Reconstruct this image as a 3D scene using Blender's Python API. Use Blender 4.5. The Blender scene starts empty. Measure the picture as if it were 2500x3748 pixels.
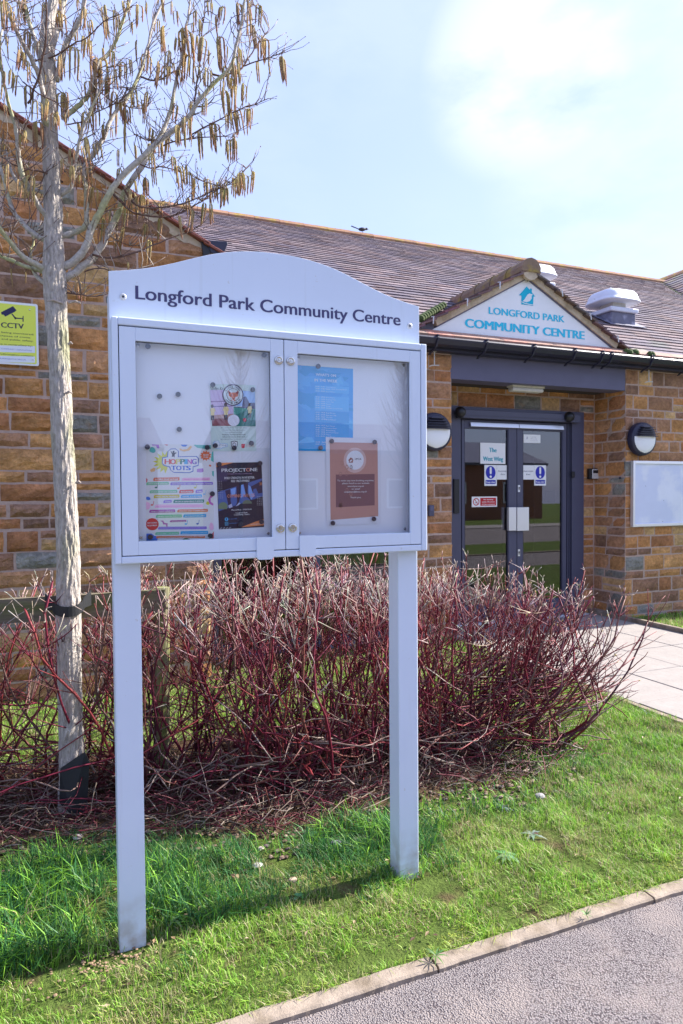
import bpy, math, random
import numpy as np
from mathutils import Vector, Matrix, noise
PI=math.pi
rnd=random.Random(7)
scene=bpy.context.scene
COL=scene.collection
# ------------------------------------------------------------------ camera
H=1.5; YAW=math.radians(22.43); PITCH=math.radians(1.572); ROLL=math.radians(-.433)
fw=Vector((math.sin(YAW)*math.cos(PITCH),math.cos(YAW)*math.cos(PITCH),-math.sin(PITCH)))
rt=Vector((math.cos(YAW),-math.sin(YAW),0)); up=rt.cross(fw)
r2=math.cos(ROLL)*rt+math.sin(ROLL)*up; u2=-math.sin(ROLL)*rt+math.cos(ROLL)*up
cd=bpy.data.cameras.new('camera'); cam=bpy.data.objects.new('camera',cd); COL.objects.link(cam)
M=Matrix((( r2.x,u2.x,-fw.x,0),(r2.y,u2.y,-fw.y,0),(r2.z,u2.z,-fw.z,H),(0,0,0,1)))
cam.matrix_world=M
cd.sensor_fit='VERTICAL'; cd.sensor_height=36; cd.lens=2428/3748*36; cd.clip_start=.05; cd.clip_end=500
cd.dof.use_dof=True; cd.dof.focus_distance=2.5; cd.dof.aperture_fstop=9
scene.camera=cam
# ------------------------------------------------------------------ light
SUN_EL=math.radians(37); SUN_AZ=math.radians(0.6)      # azimuth from +X towards +Y
w=bpy.data.worlds.new("World"); scene.world=w; w.use_nodes=True
nt=w.node_tree; nt.nodes.clear()
def N(nt,t,**k):
    n=nt.nodes.new(t)
    for a,b in k.items(): setattr(n,a,b)
    return n
def mathn(nt,op,a,b=None,c=None,clamp=False):
    n=nt.nodes.new('ShaderNodeMath'); n.operation=op; n.use_clamp=clamp
    for i,v in enumerate((a,b,c)):
        if v is None: continue
        if isinstance(v,(int,float)): n.inputs[i].default_value=v
        else: nt.links.new(v,n.inputs[i])
    return n.outputs[0]
def mixc(nt,f,a,b,bt='MIX'):
    n=nt.nodes.new('ShaderNodeMix'); n.data_type='RGBA'; n.blend_type=bt
    for s,v in ((0,f),(6,a),(7,b)):
        if isinstance(v,(int,float)): n.inputs[s].default_value=v
        elif isinstance(v,tuple): n.inputs[s].default_value=(v[0],v[1],v[2],1)
        else: nt.links.new(v,n.inputs[s])
    return n.outputs[2]
sky=N(nt,'ShaderNodeTexSky',sky_type='NISHITA',sun_disc=False,sun_elevation=SUN_EL,sun_rotation=PI/2-SUN_AZ,altitude=100,air_density=1.0,dust_density=1.6,ozone_density=1.6)
tc=N(nt,'ShaderNodeTexCoord')
mp=N(nt,'ShaderNodeMapping'); mp.inputs['Scale'].default_value=(1,1,2.2); mp.inputs['Location'].default_value=(.35,.1,.0)
nt.links.new(tc.outputs['Generated'],mp.inputs[0])
n1=N(nt,'ShaderNodeTexNoise'); n1.inputs['Scale'].default_value=5.5; n1.inputs['Detail'].default_value=9; n1.inputs['Roughness'].default_value=.55
nt.links.new(mp.outputs[0],n1.inputs[0])
n2=N(nt,'ShaderNodeTexNoise'); n2.inputs['Scale'].default_value=1.1; n2.inputs['Detail'].default_value=3
nt.links.new(mp.outputs[0],n2.inputs[0])
# one cloud bank seen upper right, plus thin streaky cloud everywhere
def lobe(v,lo,hi):
    d=N(nt,'ShaderNodeVectorMath',operation='DOT_PRODUCT'); nt.links.new(tc.outputs['Generated'],d.inputs[0]); d.inputs[1].default_value=v
    m=N(nt,'ShaderNodeMapRange',interpolation_type='SMOOTHSTEP'); nt.links.new(d.outputs['Value'],m.inputs[0]); m.inputs[1].default_value=lo; m.inputs[2].default_value=hi
    return m.outputs[0]
def pray(x,y):
    v=(r2*((x-1250)/2428)+u2*(-(y-1874)/2428)+fw); return v
def nray(x,y): return tuple(pray(x,y).normalized())
l1=lobe(nray(1950,230),.9885,.998); l2=lobe(nray(2420,250),.990,.9985)
l3=lobe(nray(2250,640),.984,.998)
cl=mathn(nt,'MAXIMUM',l1,mathn(nt,'MULTIPLY',l2,.5)); cl=mathn(nt,'MAXIMUM',cl,mathn(nt,'MULTIPLY',l3,.5))
thin=N(nt,'ShaderNodeMapRange'); nt.links.new(n2.outputs[0],thin.inputs[0]); thin.inputs[1].default_value=.46; thin.inputs[2].default_value=.78; thin.inputs[4].default_value=.5
base_n=mathn(nt,'MULTIPLY_ADD',n1.outputs[0],4.2,-1.55,clamp=True)
cmask=mathn(nt,'MAXIMUM',mathn(nt,'MULTIPLY',cl,base_n),mathn(nt,'MULTIPLY',thin.outputs[0],base_n),clamp=True)
cmask=mathn(nt,'MULTIPLY',cmask,.8)
haze=mixc(nt,.70,sky.outputs[0],(1.95,2.35,4.2))     # thin high haze veiling the blue
skyc=mixc(nt,cmask,haze,(3.2,3.45,4.3))
bg=N(nt,'ShaderNodeBackground'); bg.inputs['Strength'].default_value=.13
nt.links.new(skyc,bg.inputs[0]); ow=N(nt,'ShaderNodeOutputWorld'); nt.links.new(bg.outputs[0],ow.inputs[0])
sl=bpy.data.lights.new('sun','SUN'); sl.energy=5.0; sl.angle=math.radians(.6); sl.color=(1,.95,.87)
sun=bpy.data.objects.new('sun',sl); COL.objects.link(sun)
sd=Vector((math.cos(SUN_EL)*math.cos(SUN_AZ),math.cos(SUN_EL)*math.sin(SUN_AZ),math.sin(SUN_EL)))
sun.rotation_euler=sd.to_track_quat('Z','Y').to_euler(); sun.location=(10,0,8)
scene.view_settings.view_transform='Standard'; scene.view_settings.look='None'; scene.view_settings.gamma=1
scene.view_settings.exposure=1.4; scene.view_settings.use_curve_mapping=False
# ------------------------------------------------------------------ measuring helpers (sight lines onto real planes)
C0=Vector((0,0,H))
def oY(x,y,Y): d=pray(x,y); return C0+d*(Y/d.y)
def oZ(x,y,z=0): d=pray(x,y); return C0+d*((z-H)/d.z)
def oX(x,y,X): d=pray(x,y); return C0+d*(X/d.x)
def oP(x,y,p,n): d=pray(x,y); return C0+d*((p-C0).dot(n)/d.dot(n))
# ------------------------------------------------------------------ materials
MATS={}
def mat(name,col=(.5,.5,.5),rough=.6,metal=0,attr=False,var=.0,vscale=8,bump=0,bscale=30,spec=.5,var2=None,coords='Object',detail=6,stretch=None,trans=0,bdist=.01,coat=0,mixcol=None,mixscale=3,mixlo=.5,mixhi=.7,mixamt=1.0):
    m=bpy.data.materials.new(name); m.use_nodes=True; t=m.node_tree; b=t.nodes['Principled BSDF']
    b.inputs['Roughness'].default_value=rough; b.inputs['Metallic'].default_value=metal
    b.inputs['Specular IOR Level'].default_value=spec
    if coat: b.inputs['Coat Weight'].default_value=coat
    geo=N(t,'ShaderNodeNewGeometry'); src=geo.outputs['Position']
    if stretch:
        mm=N(t,'ShaderNodeMapping'); mm.inputs['Scale'].default_value=stretch; t.links.new(src,mm.inputs[0]); src=mm.outputs[0]
    if attr:
        a=N(t,'ShaderNodeAttribute',attribute_name='Col'); c=a.outputs['Color']
    else:
        rg=N(t,'ShaderNodeRGB'); rg.outputs[0].default_value=(*col,1); c=rg.outputs[0]
    if mixcol:
        nz=N(t,'ShaderNodeTexNoise'); nz.inputs['Scale'].default_value=mixscale; nz.inputs['Detail'].default_value=detail; t.links.new(src,nz.inputs[0])
        mr=N(t,'ShaderNodeMapRange'); t.links.new(nz.outputs[0],mr.inputs[0]); mr.inputs[1].default_value=mixlo; mr.inputs[2].default_value=mixhi; mr.inputs[4].default_value=mixamt
        c=mixc(t,mr.outputs[0],c,mixcol)
    if var:
        nz=N(t,'ShaderNodeTexNoise'); nz.inputs['Scale'].default_value=vscale; nz.inputs['Detail'].default_value=detail; nz.inputs['Roughness'].default_value=.65
        t.links.new(src,nz.inputs[0])
        f=mathn(t,'MULTIPLY_ADD',nz.outputs[0],2*var*1.6,1-var*1.6)
        vm=N(t,'ShaderNodeVectorMath',operation='SCALE'); t.links.new(c,vm.inputs[0]); t.links.new(f,vm.inputs['Scale']); c=vm.outputs[0]
    t.links.new(c,b.inputs['Base Color'])
    if bump:
        nb=N(t,'ShaderNodeTexNoise'); nb.inputs['Scale'].default_value=bscale; nb.inputs['Detail'].default_value=8; nb.inputs['Roughness'].default_value=.6
        t.links.new(src,nb.inputs[0]); bp=N(t,'ShaderNodeBump'); bp.inputs['Strength'].default_value=bump; bp.inputs['Distance'].default_value=bdist
        t.links.new(nb.outputs[0],bp.inputs['Height']); t.links.new(bp.outputs[0],b.inputs['Normal'])
    if trans:
        tr=N(t,'ShaderNodeBsdfTranslucent'); t.links.new(c,tr.inputs[0]); ms=N(t,'ShaderNodeMixShader'); ms.inputs[0].default_value=trans
        t.links.new(b.outputs[0],ms.inputs[1]); t.links.new(tr.outputs[0],ms.inputs[2]); t.links.new(ms.outputs[0],t.nodes['Material Output'].inputs[0])
    MATS[name]=m; return m
def glassmat(name,tint=(1,1,1),ior=1.5,k=1.0,rough=0.0):
    m=bpy.data.materials.new(name); m.use_nodes=True; t=m.node_tree; t.nodes.clear()
    o=N(t,'ShaderNodeOutputMaterial'); tr=N(t,'ShaderNodeBsdfTransparent'); tr.inputs[0].default_value=(*tint,1)
    g=N(t,'ShaderNodeBsdfGlossy'); g.inputs['Roughness'].default_value=rough
    g_=N(t,'ShaderNodeNewGeometry'); dt=N(t,'ShaderNodeVectorMath',operation='DOT_PRODUCT'); t.links.new(g_.outputs['Normal'],dt.inputs[0]); t.links.new(g_.outputs['Incoming'],dt.inputs[1])
    c_=mathn(t,'SUBTRACT',1.0,mathn(t,'ABSOLUTE',dt.outputs['Value']),clamp=True)
    f0=((ior-1)/(ior+1))**2
    f=mathn(t,'MULTIPLY',mathn(t,'MULTIPLY_ADD',mathn(t,'POWER',c_,5.0),1-f0,f0),k,clamp=True)
    ms=N(t,'ShaderNodeMixShader'); t.links.new(f,ms.inputs[0]); t.links.new(tr.outputs[0],ms.inputs[1]); t.links.new(g.outputs[0],ms.inputs[2]); t.links.new(ms.outputs[0],o.inputs[0])
    MATS[name]=m; return m
mat('stone',attr=True,rough=.9,var=.46,vscale=26,bump=1.0,bscale=45,bdist=.02,spec=.15,mixcol=(.42,.24,.10),mixscale=14,mixlo=.55,mixhi=.8,mixamt=.5)
mat('mortar',(.47,.345,.29),rough=.95,var=.2,vscale=30,bump=.6,bscale=120,bdist=.005,spec=.1)
mat('sand_mortar',(.55,.45,.33),rough=.95,var=.25,vscale=12,bump=.5,bscale=60,spec=.1,mixcol=(.32,.25,.16),mixscale=9,mixamt=.7)
mat('tile',attr=True,rough=.85,var=.32,vscale=14,bump=.5,bscale=90,bdist=.006,spec=.2,mixcol=(.36,.32,.30),mixscale=20,mixlo=.6,mixhi=.75,mixamt=.5)
mat('ridge',attr=True,rough=.9,var=.25,vscale=18,bump=.5,bscale=80,spec=.2,mixcol=(.36,.26,.06),mixscale=7,mixlo=.5,mixhi=.64,mixamt=.7)
mat('verge',(.22,.065,.045),rough=.7,var=.3,vscale=20,bump=.3,bscale=60)
mat('purple',(.11,.108,.18),rough=.55,var=.12,vscale=3,bump=.05,bscale=200,spec=.4)
mat('frame_purple',(.065,.066,.115),rough=.45,var=.08,vscale=5,spec=.5)
mat('gutter',(.022,.022,.05),rough=.45,var=.1,vscale=10,spec=.5)
mat('board_paint',(.63,.70,.84),rough=.38,var=.03,vscale=3,bump=.02,bscale=500,spec=.5,mixcol=(.42,.36,.28),mixscale=60,mixlo=.70,mixhi=.8,mixamt=.5)
m=MATS['board_paint']; t=m.node_tree; b=t.nodes['Principled BSDF']; lk_=b.inputs['Base Color'].links[0]; src_=lk_.from_socket
ge=N(t,'ShaderNodeNewGeometry'); sx_=N(t,'ShaderNodeSeparateXYZ'); t.links.new(ge.outputs['Position'],sx_.inputs[0])
nn_=N(t,'ShaderNodeTexNoise'); nn_.inputs['Scale'].default_value=22; nn_.inputs['Detail'].default_value=7; t.links.new(ge.outputs['Position'],nn_.inputs[0])
zz=mathn(t,'MULTIPLY_ADD',sx_.outputs[2],-3.6,.72,clamp=True)
dd_=mathn(t,'MULTIPLY',zz,mathn(t,'MULTIPLY_ADD',nn_.outputs[0],3.2,-1.0,clamp=True))
c_=mixc(t,dd_,src_,(.30,.23,.17))
mm_=N(t,'ShaderNodeMapping'); mm_.inputs['Scale'].default_value=(45,45,1.3); t.links.new(ge.outputs['Position'],mm_.inputs[0])
ns_=N(t,'ShaderNodeTexNoise'); ns_.inputs['Scale'].default_value=1; ns_.inputs['Detail'].default_value=5; t.links.new(mm_.outputs[0],ns_.inputs[0])
st_=mathn(t,'MULTIPLY',mathn(t,'MULTIPLY_ADD',ns_.outputs[0],6,-3.6,clamp=True),.35)
c_=mixc(t,st_,c_,(.50,.54,.60)); t.links.new(c_,b.inputs['Base Color'])
mat('galv',(.62,.62,.63),rough=.5,metal=.3,var=.15,vscale=30)
mat('panel_white',(.84,.85,.90),rough=.35,var=.02,vscale=4)
mat('panel_wall',(.62,.67,.84),rough=.35,var=.05,vscale=4,mixcol=(.82,.84,.90),mixscale=3,mixlo=.52,mixhi=.62,mixamt=.6)
mat('sign_white',(.80,.81,.83),rough=.3,var=.03,vscale=5)
mat('print',attr=True,rough=.55,spec=.3)
mat('paper',(.80,.80,.80),rough=.7,spec=.2,bump=.15,bscale=12,bdist=.004)
mat('letter_dark',(.045,.040,.13),rough=.45)
mat('letter_cyan',(.0,.50,.72),rough=.4)
mat('steel',(.62,.60,.57),rough=.22,metal=1)
mat('alu',(.75,.76,.80),rough=.3,metal=.6)
mat('black',(.012,.012,.016),rough=.4)
mat('magnet',(.035,.033,.055),rough=.35)
mat('rubber',(.012,.013,.016),rough=.6,var=.3,vscale=20)
mat('lamp_white',(.82,.84,.88),rough=.4)
mat('cream',(.55,.53,.48),rough=.5,var=.2,vscale=20)
mat('lead',(.13,.13,.19),rough=.6,var=.35,vscale=12,mixcol=(.4,.4,.5),mixscale=8,mixlo=.55,mixhi=.7,mixamt=.6)
mat('vent_plastic',(.62,.65,.74),rough=.5,var=.12,vscale=7,mixcol=(.20,.23,.10),mixscale=9,mixlo=.66,mixhi=.75,mixamt=.7)
mat('bark',(.46,.41,.37),rough=.95,var=.6,vscale=1,bump=1.0,bscale=1,bdist=.02,stretch=(85,85,24),spec=.1,mixcol=(.22,.25,.06),mixscale=.09,mixlo=.56,mixhi=.70,mixamt=.5)
mat('limb_bark',attr=True,rough=.95,var=.45,vscale=60,bump=.9,bscale=90,bdist=.006,spec=.1)
mat('catkin',attr=True,rough=.9,var=.5,vscale=350,bump=.8,bscale=420,bdist=.004,spec=.1,detail=2)
mat('twig',attr=True,rough=.55,var=.25,vscale=60,spec=.35)
mat('wood',(.16,.135,.10),rough=.9,var=.4,vscale=1.2,bump=.6,bscale=1.5,bdist=.004,stretch=(6,60,60),spec=.1,mixcol=(.10,.13,.03),mixscale=.3,mixlo=.45,mixhi=.65,mixamt=.6)
mat('wood_post',(.22,.20,.13),rough=.9,var=.4,vscale=1.2,bump=.6,bscale=1.5,bdist=.004,stretch=(60,60,6),spec=.1,mixcol=(.20,.24,.05),mixscale=.35,mixlo=.4,mixhi=.6,mixamt=.7)
mat('grass',attr=True,rough=.5,spec=.35,trans=.35)
mat('leaf',attr=True,rough=.5,spec=.4,trans=.25,var=.2,vscale=60)
mat('soil',(.085,.052,.032),rough=1,var=.45,vscale=14,bump=1,bscale=55,bdist=.03,spec=.1,mixcol=(.16,.11,.07),mixscale=30,mixlo=.5,mixhi=.7,mixamt=.7)
mat('turf',(.10,.145,.032),rough=1,var=.45,vscale=11,bump=1,bscale=70,bdist=.03,spec=.1,mixcol=(.13,.09,.05),mixscale=6,mixlo=.56,mixhi=.68,mixamt=.8)
mat('pebble',attr=True,rough=.8,var=.25,vscale=40,bump=.4,bscale=80)
mat('kerb',(.30,.245,.195),rough=.95,var=.4,vscale=16,bump=.5,bscale=150,bdist=.006,spec=.1,mixcol=(.15,.115,.075),mixscale=9,mixlo=.48,mixhi=.7,mixamt=.75)
mat('slab',(.32,.29,.27),rough=.95,var=.12,vscale=9,bump=.35,bscale=180,bdist=.004,spec=.1,mixcol=(.26,.24,.225),mixscale=60,mixlo=.5,mixhi=.7,mixamt=.6)
mat('brick_far',(.30,.13,.08),rough=.9,var=.2,vscale=6)
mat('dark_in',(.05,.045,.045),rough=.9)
mat('taupe_in',(.36,.31,.29),rough=.9)
mat('floor_in',(.16,.12,.12),rough=.6)
mat('green_leaf_moss',(.055,.085,.018),rough=.9,var=.4,vscale=40)
mat('bird',(.03,.03,.04),rough=.7)
glassmat('glass_board',(.985,.99,1.0),k=2.0)
glassmat('glass_door',(.62,.64,.70),ior=1.6,k=2.3)
glassmat('glass_window',(.35,.36,.42),ior=1.6,k=2.3)
# tarmac with chippings
m=bpy.data.materials.new('tarmac'); m.use_nodes=True; t=m.node_tree; b=t.nodes['Principled BSDF']; b.inputs['Roughness'].default_value=.9; b.inputs['Specular IOR Level'].default_value=.2
geo=N(t,'ShaderNodeNewGeometry')
v=N(t,'ShaderNodeTexVoronoi',feature='F1'); v.inputs['Scale'].default_value=190; v.inputs['Randomness'].default_value=1; t.links.new(geo.outputs['Position'],v.inputs[0])
nz=N(t,'ShaderNodeTexNoise'); nz.inputs['Scale'].default_value=6; nz.inputs['Detail'].default_value=6; t.links.new(geo.outputs['Position'],nz.inputs[0])
nf=N(t,'ShaderNodeTexNoise'); nf.inputs['Scale'].default_value=90; nf.inputs['Detail'].default_value=5; t.links.new(geo.outputs['Position'],nf.inputs[0])
hsv=N(t,'ShaderNodeSeparateColor'); t.links.new(v.outputs['Color'],hsv.inputs[0])
c=mixc(t,hsv.outputs[0],(.20,.18,.178),(.31,.275,.27))
mr=N(t,'ShaderNodeMapRange'); t.links.new(v.outputs['Distance'],mr.inputs[0]); mr.inputs[1].default_value=.35; mr.inputs[2].default_value=.75
c=mixc(t,mr.outputs[0],c,(.09,.072,.075))
mr2=N(t,'ShaderNodeMapRange'); t.links.new(nz.outputs[0],mr2.inputs[0]); mr2.inputs[1].default_value=.46; mr2.inputs[2].default_value=.68; mr2.inputs[4].default_value=.65
c=mixc(t,mr2.outputs[0],c,(.28,.235,.215))
t.links.new(c,b.inputs['Base Color'])
hh=mathn(t,'MULTIPLY_ADD',v.outputs['Distance'],-1.0,mathn(t,'MULTIPLY',nf.outputs[0],.9))
bp=N(t,'ShaderNodeBump'); bp.inputs['Strength'].default_value=1; bp.inputs['Distance'].default_value=.005; t.links.new(hh,bp.inputs['Height']); t.links.new(bp.outputs[0],b.inputs['Normal'])
MATS['tarmac']=m
# ------------------------------------------------------------------ mesh helpers
ORG={}
def link(name,me,mt,parent=None,origin=None,**props):
    o=bpy.data.objects.new(name,me); COL.objects.link(o)
    if mt is not None and me is not None and len(me.materials)==0: me.materials.append(MATS[mt])
    org=Vector(origin) if origin is not None else Vector((0,0,0))
    ORG[o.name]=org
    if parent is not None: o.parent=parent; o.location=org-ORG[parent.name]
    else: o.location=org
    for k,vv in props.items(): o[k]=vv
    return o
def thing(name,loc,label,cat,group=None):
    o=bpy.data.objects.new(name,None); COL.objects.link(o); o.empty_display_size=.1
    o.location=loc; ORG[o.name]=Vector(loc); o['label']=label; o['category']=cat
    if group: o['group']=group
    return o
class MB:
    def __init__(s): s.V=[]; s.F=[]; s.C=[]
    def add(s,vs,fs,col=(1,1,1)):
        n=len(s.V); s.V+= [tuple(v) for v in vs]; s.F+=[tuple(i+n for i in f) for f in fs]
        s.C+= [col]*len(vs) if not isinstance(col,list) else col
        return s
    def box(s,a,b,col=(1,1,1)):
        x0,y0,z0=[min(a[i],b[i]) for i in range(3)]; x1,y1,z1=[max(a[i],b[i]) for i in range(3)]
        return s.add([(x0,y0,z0),(x1,y0,z0),(x1,y1,z0),(x0,y1,z0),(x0,y0,z1),(x1,y0,z1),(x1,y1,z1),(x0,y1,z1)],
            [(0,3,2,1),(4,5,6,7),(0,1,5,4),(1,2,6,5),(2,3,7,6),(3,0,4,7)],col)
    def prism(s,poly,d,col=(1,1,1)):      # poly: 3D points ccw seen from -d side; extruded by vector d
        n=len(poly); d=Vector(d); p=[Vector(q) for q in poly]; q=[a+d for a in p]
        return s.add(p+q,[tuple(range(n)),tuple(range(2*n-1,n-1,-1))]+[(i,i+n,(i+1)%n+n,(i+1)%n) for i in range(n)],col)
    def tube(s,pts,rad,sides=6,col=(1,1,1),caps=True):
        pts=[Vector(p) for p in pts]; n=len(pts); rad=rad if isinstance(rad,(list,tuple)) else [rad]*n
        vs=[];fs=[]; prev=None
        for i,p in enumerate(pts):
            d=(pts[min(i+1,n-1)]-pts[max(i-1,0)])
            if d.length<1e-9: d=Vector((0,0,1))
            d.normalize()
            if prev is None: a=d.orthogonal().normalized()
            else:
                a=prev-d*prev.dot(d)
                a=a.normalized() if a.length>1e-6 else d.orthogonal().normalized()
            prev=a; b2=d.cross(a)
            for k in range(sides):
                t=2*PI*k/sides; vs.append(p+(a*math.cos(t)+b2*math.sin(t))*rad[i])
        for i in range(n-1):
            for k in range(sides):
                k2=(k+1)%sides; fs.append((i*sides+k,i*sides+k2,(i+1)*sides+k2,(i+1)*sides+k))
        if caps: fs.append(tuple(range(sides-1,-1,-1))); fs.append(tuple((n-1)*sides+k for k in range(sides)))
        cc=col
        if isinstance(col,tuple) and len(col)==2 and isinstance(col[0],tuple):
            cc=[]
            for i in range(n):
                f=i/(n-1); cc+=[tuple(col[0][j]*(1-f)+col[1][j]*f for j in range(3))]*sides
        return s.add(vs,fs,cc)
    def lathe(s,c,axis,prof,sides=24,col=(1,1,1)):   # prof list of (r, t) along axis
        c=Vector(c); ax=Vector(axis).normalized(); a=ax.orthogonal().normalized(); b2=ax.cross(a)
        vs=[];fs=[]
        for r,t in prof:
            for k in range(sides):
                th=2*PI*k/sides; vs.append(c+ax*t+(a*math.cos(th)+b2*math.sin(th))*r)
        for i in range(len(prof)-1):
            for k in range(sides):
                k2=(k+1)%sides; fs.append((i*sides+k,i*sides+k2,(i+1)*sides+k2,(i+1)*sides+k))
        fs.append(tuple(range(sides-1,-1,-1))); fs.append(tuple((len(prof)-1)*sides+k for k in range(sides)))
        return s.add(vs,fs,col)
    def mesh(s,name,org=(0,0,0),smooth=False):
        me=bpy.data.meshes.new(name); o=Vector(org)
        me.from_pydata([(v[0]-o.x,v[1]-o.y,v[2]-o.z) for v in s.V],[],s.F)
        at=me.color_attributes.new('Col','FLOAT_COLOR','POINT')
        at.data.foreach_set('color',np.array([(*c,1) for c in s.C],dtype=np.float32).ravel())
        if smooth: me.polygons.foreach_set('use_smooth',[True]*len(me.polygons))
        me.update(); return me
    def org(s):
        a=np.array([tuple(v) for v in s.V]); lo=a.min(0); hi=a.max(0)
        return Vector(((lo[0]+hi[0])/2,(lo[1]+hi[1])/2,lo[2]))
    def build(s,name,mt,parent=None,smooth=False,bevel=0,seg=2,**props):
        og=s.org(); me=s.mesh(name,og,smooth)
        me.materials.append(MATS[mt]); o=link(name,me,None,parent,og,**props)
        if bevel:
            bv=o.modifiers.new('b','BEVEL'); bv.width=bevel; bv.segments=seg; bv.limit_method='ANGLE'; bv.angle_limit=.6
        return o
def npmesh(name,V,F,Cc,mt,parent=None,**props):   # V (n,3), F list of arrays, faces of equal size k each
    V=np.asarray(V,dtype=np.float32); me=bpy.data.meshes.new(name)
    lo=V.min(0); hi=V.max(0); og=Vector(((lo[0]+hi[0])/2,(lo[1]+hi[1])/2,lo[2]))
    V=V-np.array(og,dtype=np.float32)
    me.vertices.add(len(V)); me.vertices.foreach_set('co',V.ravel())
    loops=np.concatenate([f.ravel() for f in F]); sizes=np.concatenate([np.full(len(f),f.shape[1]) for f in F])
    me.loops.add(len(loops)); me.loops.foreach_set('vertex_index',loops.astype(np.int32))
    me.polygons.add(len(sizes)); st=np.concatenate([[0],np.cumsum(sizes)[:-1]])
    me.polygons.foreach_set('loop_start',st.astype(np.int32))
    me.polygons.foreach_set('loop_total',sizes.astype(np.int32))
    me.update(calc_edges=True)
    at=me.color_attributes.new('Col','FLOAT_COLOR','POINT'); c4=np.ones((len(V),4),np.float32); c4[:,:3]=Cc; at.data.foreach_set('color',c4.ravel())
    me.materials.append(MATS[mt]); return link(name,me,None,parent,og,**props)
class Tubes:      # many tapered twigs joined in one mesh
    def __init__(s,sides=4): s.V=[];s.F=[];s.C=[];s.n=0;s.k=sides
    def add(s,pts,rad,c0,c1):
        P=np.array(pts,dtype=float); n=len(P); r=np.array(rad if hasattr(rad,'__len__') else [rad]*n)
        d=np.zeros_like(P); d[1:-1]=P[2:]-P[:-2]; d[0]=P[1]-P[0]; d[-1]=P[-1]-P[-2]
        d/= (np.linalg.norm(d,axis=1)[:,None]+1e-9)
        ref=np.array([.31,.77,.55]) if abs(d[0][2])>.8 else np.array([.1,.2,.97])
        a=np.cross(d,ref); a/=(np.linalg.norm(a,axis=1)[:,None]+1e-9); b2=np.cross(d,a)
        k=s.k; th=np.arange(k)*2*PI/k
        V=P[:,None,:]+(a[:,None,:]*np.cos(th)[None,:,None]+b2[:,None,:]*np.sin(th)[None,:,None])*r[:,None,None]
        s.V.append(V.reshape(-1,3)); f=np.linspace(0,1,n)[:,None]
        cc=np.array(c0)*(1-f)+np.array(c1)*f; s.C.append(np.repeat(cc,k,axis=0))
        i=np.arange(n-1)[:,None]*k; j=np.arange(k)[None,:]; j2=(j+1)%k
        q=np.stack([i+j,i+j2,i+k+j2,i+k+j],-1).reshape(-1,4)+s.n; s.F.append(q)
        if k==4: s.F.append(np.array([[3,2,1,0]])+s.n); s.F.append(np.arange(4)[None]+s.n+(n-1)*4)
        s.n+=n*k
    def build(s,name,mt,parent=None,**p):
        return npmesh(name,np.concatenate(s.V),[np.concatenate(s.F)],np.concatenate(s.C),mt,parent,**p)
# text: glyph outlines as flat real lettering
_tc={}
def glyphs(body,bold=0,res=3):
    k=(body,bold,res)
    if k not in _tc:
        c=bpy.data.curves.new('t','FONT'); c.body=body; c.size=1; c.offset=bold; c.resolution_u=res
        o=bpy.data.objects.new('t',c); me=bpy.data.meshes.new_from_object(o)
        vs=np.array([tuple(x.co)[:2] for x in me.vertices]); fs=[tuple(p.vertices) for p in me.polygons]
        bpy.data.objects.remove(o); bpy.data.curves.remove(c); bpy.data.meshes.remove(me)
        _tc[k]=(vs,fs)
    return _tc[k]
CAP=.73
def text(mb,fr,body,x0,x1,yb,cap,col,d,bold=0,align='fit',slant=0,res=3,rot=0):
    """fr(x,y,d)->Vector ; baseline yb, cap height cap, between x0 and x1 (fit) or centred at x0"""
    reps=[0]
    if bold>.001: reps=[-bold*.9,-bold*.3,bold*.3,bold*.9]; bold=0
    vs,fs=glyphs(body,bold,res)
    w0=vs[:,0].min(); w1=vs[:,0].max(); sy=cap/CAP
    if align=='fit': sx=(x1-x0)/(w1-w0); ox=x0-w0*sx
    elif align=='c': sx=sy*(x1 or 1); ox=x0-(w0+w1)/2*sx
    elif align=='l': sx=sy*(x1 or 1); ox=x0-w0*sx
    for i_,rp_ in enumerate(reps):
        out=[fr(ox+(x+rp_)*sx+slant*y*sy,yb+y*sy,d+i_*.0001) for x,y in vs]
        mb.add(out,fs,col)
def poly(mb,fr,pts,col,d): mb.add([fr(x,y,d) for x,y in pts],[tuple(range(len(pts)))],col)
def circ(cx,cy,rx,ry=None,n=20,a0=0,a1=2*PI):
    ry=ry or rx; m=n if a1-a0>6.28 else n+1
    return [(cx+rx*math.cos(a0+(a1-a0)*i/n),cy+ry*math.sin(a0+(a1-a0)*i/n)) for i in range(m)]
def rrect(x0,y0,x1,y1,r,n=4):
    o=[]
    for cx,cy,a in ((x1-r,y1-r,0),(x0+r,y1-r,PI/2),(x0+r,y0+r,PI),(x1-r,y0+r,3*PI/2)):
        for i in range(n+1): t=a+PI/2*i/n; o.append((cx+r*math.cos(t),cy+r*math.sin(t)))
    return o
def ring(mb,fr,cx,cy,r0,r1,col,d,n=24,a0=0,a1=2*PI,ys=1):
    vs=[];fs=[]
    for i in range(n+1):
        a=a0+(a1-a0)*i/n
        for r in (r0,r1): vs.append(fr(cx+r*math.cos(a),cy+ys*r*math.sin(a),d))
    for i in range(n): fs.append((2*i,2*i+1,2*i+3,2*i+2))
    mb.add(vs,fs,col)
def srgb(r,g,b): return tuple(((c/255)/12.92 if c/255<.04045 else ((c/255+.055)/1.055)**2.4) for c in (r,g,b))

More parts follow.
